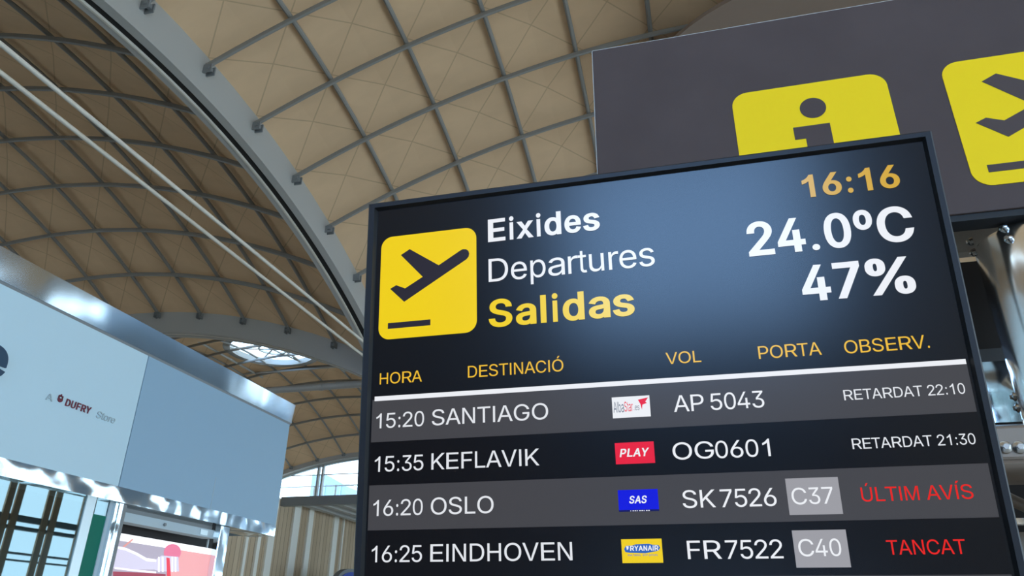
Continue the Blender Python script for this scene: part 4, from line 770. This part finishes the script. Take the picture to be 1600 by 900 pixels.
MB().box((0.44, YSG - 0.01, 1.877), (0.85, YSG + 0.20, 1.938)).build('bar', M['bronze'], t, bevel=0.006)
MB().tube([(0.44, YSG + 0.06, 1.872), (0.85, YSG + 0.06, 1.872)], 0.07, 24, rz=0.022).build('lower_half', M['bronze'], t)
for px in (1570, 1592):
    q = at(px, 699, 1, YSG - 0.011); bolt_on(Vector(q), Vector((0, -1, 0)), t, 0.0105)
t = thing('mounting_frame', 'dark frame with grey rails behind the board at the right edge', 'frame', (0.6, 1.75, 0))
for z0_, z1_, y_, m_, nm in ((2.19, 2.41, 1.72, 'dark_sheet', 'dark_panel'), (2.144, 2.19, 1.715, 'rail_grey', 'rail'), (1.806, 1.818, 1.66, 'chrome', 'rail'), (0.8, 1.80, 1.74, 'bronze', 'lower_panel'), (1.80, 2.01, 1.78, 'dark_sheet', 'dark_panel')):
    k_ = y_ / YSG
    MB().box((0.30, y_ + 0.06, z0_), (0.74 if nm == 'dark_panel' else 1.4, y_ + 0.08, z1_)).build(nm, M[m_], t)
MB().box((0.36, 1.68, 2.0), (0.80, 1.70, 2.13)).build('mirror_panel', M['crumpled'], t)
for x in (0.32, 1.36):
    MB().box((x, 1.74, 0.0), (x + 0.04, 1.78, 2.40)).build('upright', M['bezel'], t)
b_ = MB().tube([(0.42, 1.70, 1.95), (0.66, 1.70, 1.80)], 0.012, 10).build('brace', M['bronze'], t)

# ================================================================== DEPARTURES BOARD
TAU = math.radians(7.5)
BU = Vector((1, 0, 0)); BV = Vector((0, -math.sin(TAU), math.cos(TAU))); BN = Vector((0, -math.cos(TAU), -math.sin(TAU)))
BO = Vector((-0.38530, 0.75, 0.50057 + 1.6))
MMU = BU * 0.001; MMV = BV * 0.001
H = 1165.0
def B(u, v, n=0.0): return BO + BU * (u * .001) - BV * (v * .001) + BN * (n * .001)
def bslab(name, pts, n0, n1, m_, parent):
    """flat outline in board millimetres (u right, v down) between heights n0 and n1 over the screen"""
    P = [(u, -v) for u, v in pts]
    return MB().prism(P, BO + BN * (n0 * .001), MMU, MMV, BN * ((n1 - n0) * .001)).build(name, M[m_], parent)
def rect(u0, v0, u1, v1): return [(u0, v0), (u1, v0), (u1, v1), (u0, v1)]
t = thing('departures_board', 'black departures screen listing four flights in front of the dark sign', 'screen', B(327, H, -30))
UL, UR, VT = -3.0, 657.5, 0.5
b_ = MB()                                                           # bezel: a raised ring with sloping inner edge
outer = [(UL, VT), (UR, VT), (UR, H), (UL, H)]
inn = [(8.0, 10.0), (648.0, 10.0), (648.0, H - 11), (8.0, H - 11)]
mid = [(5.8, 7.6), (650.2, 7.6), (650.2, H - 8.6), (5.8, H - 8.6)]
ch = [(UL + 1.8, VT + 1.8), (UR - 1.8, VT + 1.8), (UR - 1.8, H - 1.8), (UL + 1.8, H - 1.8)]
rings = [(outer, -45), (outer, 4.2), (ch, 6), (mid, 6)]
for L_, n_ in rings: b_.v += [tuple(B(u, v, n_)) for u, v in L_]
for k in range(len(rings) - 1):
    for e in range(4): b_.f.append((k * 4 + e, k * 4 + (e + 1) % 4, k * 4 + 4 + (e + 1) % 4, k * 4 + 4 + e))
b_.f.append((3, 2, 1, 0))
b_.build('bezel', M['bezel'], t)
b_ = MB()
for L_, n_ in ((mid, 6), (inn, 0.3), (inn, -1)): b_.v += [tuple(B(u, v, n_)) for u, v in L_]
for k in range(2):
    for e in range(4): b_.f.append((k * 4 + e, k * 4 + (e + 1) % 4, k * 4 + 4 + (e + 1) % 4, k * 4 + 4 + e))
b_.build('inner_lip', M['bezel_lip'], t)
scr = bslab('screen', [(7.5, 9.5), (648.5, 9.5), (648.5, H - 10.5), (7.5, H - 10.5)], -6, 0, 'scr', t)
def btext(name, s, m_, u0, u1, v, cap, bold=False, shear=0.0, n=0.7, parent=None):
    return text(name, s, M[m_], parent or scr, BO, MMU, MMV, u0, u1, -v, cap, bold, shear, lift=BN * (n * .001))
RV = [254.0, 303.6, 352.3, 401.3, 451.0, 500.5]
for k in range(5):
    if k % 2 == 0: bslab('row_band', rect(10.2, RV[k], 645.3, RV[k + 1]), 0.1, 0.3, 'scr_row', scr)
    else: bslab('row_band', rect(10.2, RV[k], 645.3, RV[k + 1]), 0.1, 0.3, 'scr_row_dark', scr)
bslab('header_line', [(13, 250.2), (645, 251.6), (645, 256.6), (13, 255.6)], 0.3, 0.5, 'scr_white', scr)
tl = bslab('departures_pictogram', [(u, v) for u, v in rrect(14.8, 48.1, 140.2, 181.5, 14.5)], 0.3, 0.5, 'scr_yellow', scr)
b_ = MB(); b_.prism([(u, -v) for u, v in PLANE], BO + BN * .0006, MMU, MMV, BN * .0001)
b_.prism([(u, -v) for u, v in rect(27, 161.2, 82, 168.5)], BO + BN * .0006, MMU, MMV, BN * .0001)
b_.build('symbol', M['scr_ink'], scr)
btext('heading', 'Eixides', 'scr_white', 155.2, 292.2, 70.4, 29.6, True)
btext('heading', 'Departures', 'scr_white', 155.4, 352.0, 121.5, 29.0)
btext('heading', 'Salidas', 'scr_yellow', 154.8, 325.4, 177.6, 33.5, True)
btext('clock', '16:16', 'scr_amber', 519.5, 618.4, 60.6, 27.0, True)
btext('temperature', '24.0ºC', 'scr_white', 454.5, 623.0, 122.5, 39.8, True)
btext('humidity', '47%', 'scr_white', 503.5, 614.0, 179.2, 40.0, True)
for s, u0, u1, v, cap in (('HORA', 18.8, 72.4, 236.0, 13.5), ('DESTINACIÓ', 129, 241.5, 235.4, 13.7), ('VOL', 354.9, 392.1, 236, 12.8), ('PORTA', 451.2, 513.7, 237.3, 13.6), ('OBSERV.', 536, 615.6, 238, 13.6)):
    btext('column_title', s, 'scr_gold', u0, u1, v, cap)
rows = (('15:20', 'SANTIAGO', 222.2, 'AP', '5043', 287.9, 358.8, 390.2), ('15:35', 'KEFLAVIK', 210.4, 'OG', '0601', 337.4, 353.6, 395.4),
        ('16:20', 'OSLO', 157.9, 'SK', '7526', 385.9, 359.4, 392.1), ('16:25', 'EINDHOVEN', 242.5, 'FR', '7522', 435.0, 359.8, 393.0))
for hh, dest, u1, fl, no, v, f0, f1 in rows:
    btext('time', hh, 'scr_text', 16.2, 75.8, v, 17.3)
    btext('destination', dest, 'scr_text', 85.4, u1, v, 18.0)
    btext('flight_number', fl, 'scr_white', f0, f1, v, 17.4)
    btext('flight_number', no, 'scr_white', 397.0, 451.0, v + .2, 17.4)
btext('remark', 'RETARDAT 22:10', 'scr_text', 528.2, 639.0, 285.6, 10.4)
btext('remark', 'RETARDAT 21:30', 'scr_text', 528.8, 638.9, 334.2, 10.3)
btext('remark', 'ÚLTIM AVÍS', 'scr_red', 529.8, 627.6, 384.2, 13.2)
btext('remark', 'TANCAT', 'scr_red', 544.9, 612.4, 433.0, 13.0)
for s, v0, v1, v in (('C37', 360.2, 395.2, 385.3), ('C40', 409.6, 443.9, 433.6)):
    bslab('gate_box', rect(461.6, v0, 510.9, v1), 0.35, 0.55, 'scr_grey', scr)
    btext('gate', s, 'scr_white', 465.6, 504.4, v, 15.8)
# airline logos
lg = bslab('airline_logo', rect(293.4, 268.4, 334.0, 291.0), 0.35, 0.55, 'scr_white', scr)
btext('logo_word', 'Alba', 'scr_slate', 294.6, 306.0, 285.0, 11.5)
btext('logo_word', 'Star', 'scr_play', 306.4, 315.6, 284.4, 10.5)
btext('logo_word', '.es', 'scr_slate', 316.6, 322.6, 283.6, 6.5)
b_ = MB(); b_.prism([(u, -v) for u, v in ((321.5, 272.5), (332.6, 270.6), (329.2, 275.2), (331.0, 276.4), (326.0, 278.2), (325.2, 283.4), (323.8, 277.0))], BO + BN * .00065, MMU, MMV, BN * .0001)
b_.build('logo_wing', M['scr_play'], scr)
bslab('airline_logo', rect(293.6, 317.4, 334.8, 339.7), 0.35, 0.55, 'scr_play', scr)
btext('logo_word', 'PLAY', 'scr_white', 298.0, 329.6, 332.4, 8.6, True, shear=0.22)
bslab('airline_logo', rect(293.7, 366.2, 335.0, 386.4), 0.35, 0.55, 'scr_blue', scr)
bslab('logo_strip', rect(293.7, 386.4, 335.0, 388.2), 0.35, 0.55, 'scr_navy', scr)
btext('logo_word', 'SAS', 'scr_white', 305.0, 323.4, 380.0, 7.6, True, shear=0.22)
b_ = MB()
for k in range(9):
    u = 305.5 + k * 2.3; b_.prism([(x, -y) for x, y in rect(u, 386.9, u + (1.5 if k % 3 else 0.8), 387.8)], BO + BN * .00065, MMU, MMV, BN * .0001)
b_.build('logo_dashes', M['scr_white'], scr)
bslab('airline_logo', rect(294.0, 415.1, 335.1, 438.2), 0.35, 0.55, 'scr_yellow', scr)
bslab('logo_swoosh', [(296.5, 424.6), (298.5, 421.6), (305, 421.4), (309, 420.2), (322, 419.9), (326, 421.0), (331.5, 421.2), (333.2, 423.8), (331.0, 426.8), (326, 427.6), (318, 429.0), (308, 428.6), (302, 428.4), (297.6, 427.6)], 0.56, 0.62, 'scr_sky', scr)
btext('logo_word', 'RYANAIR', 'scr_white', 302.6, 331.4, 426.6, 5.0, True, shear=0.05)
bslab('logo_harp', [(298.6, 421.8), (301.4, 422.0), (301.0, 424.6), (299.4, 425.8)], 0.64, 0.7, 'scr_white', scr)
btext('logo_word', 'low fares. slim prices', 'scr_sky', 300.0, 330.0, 431.6, 2.3)
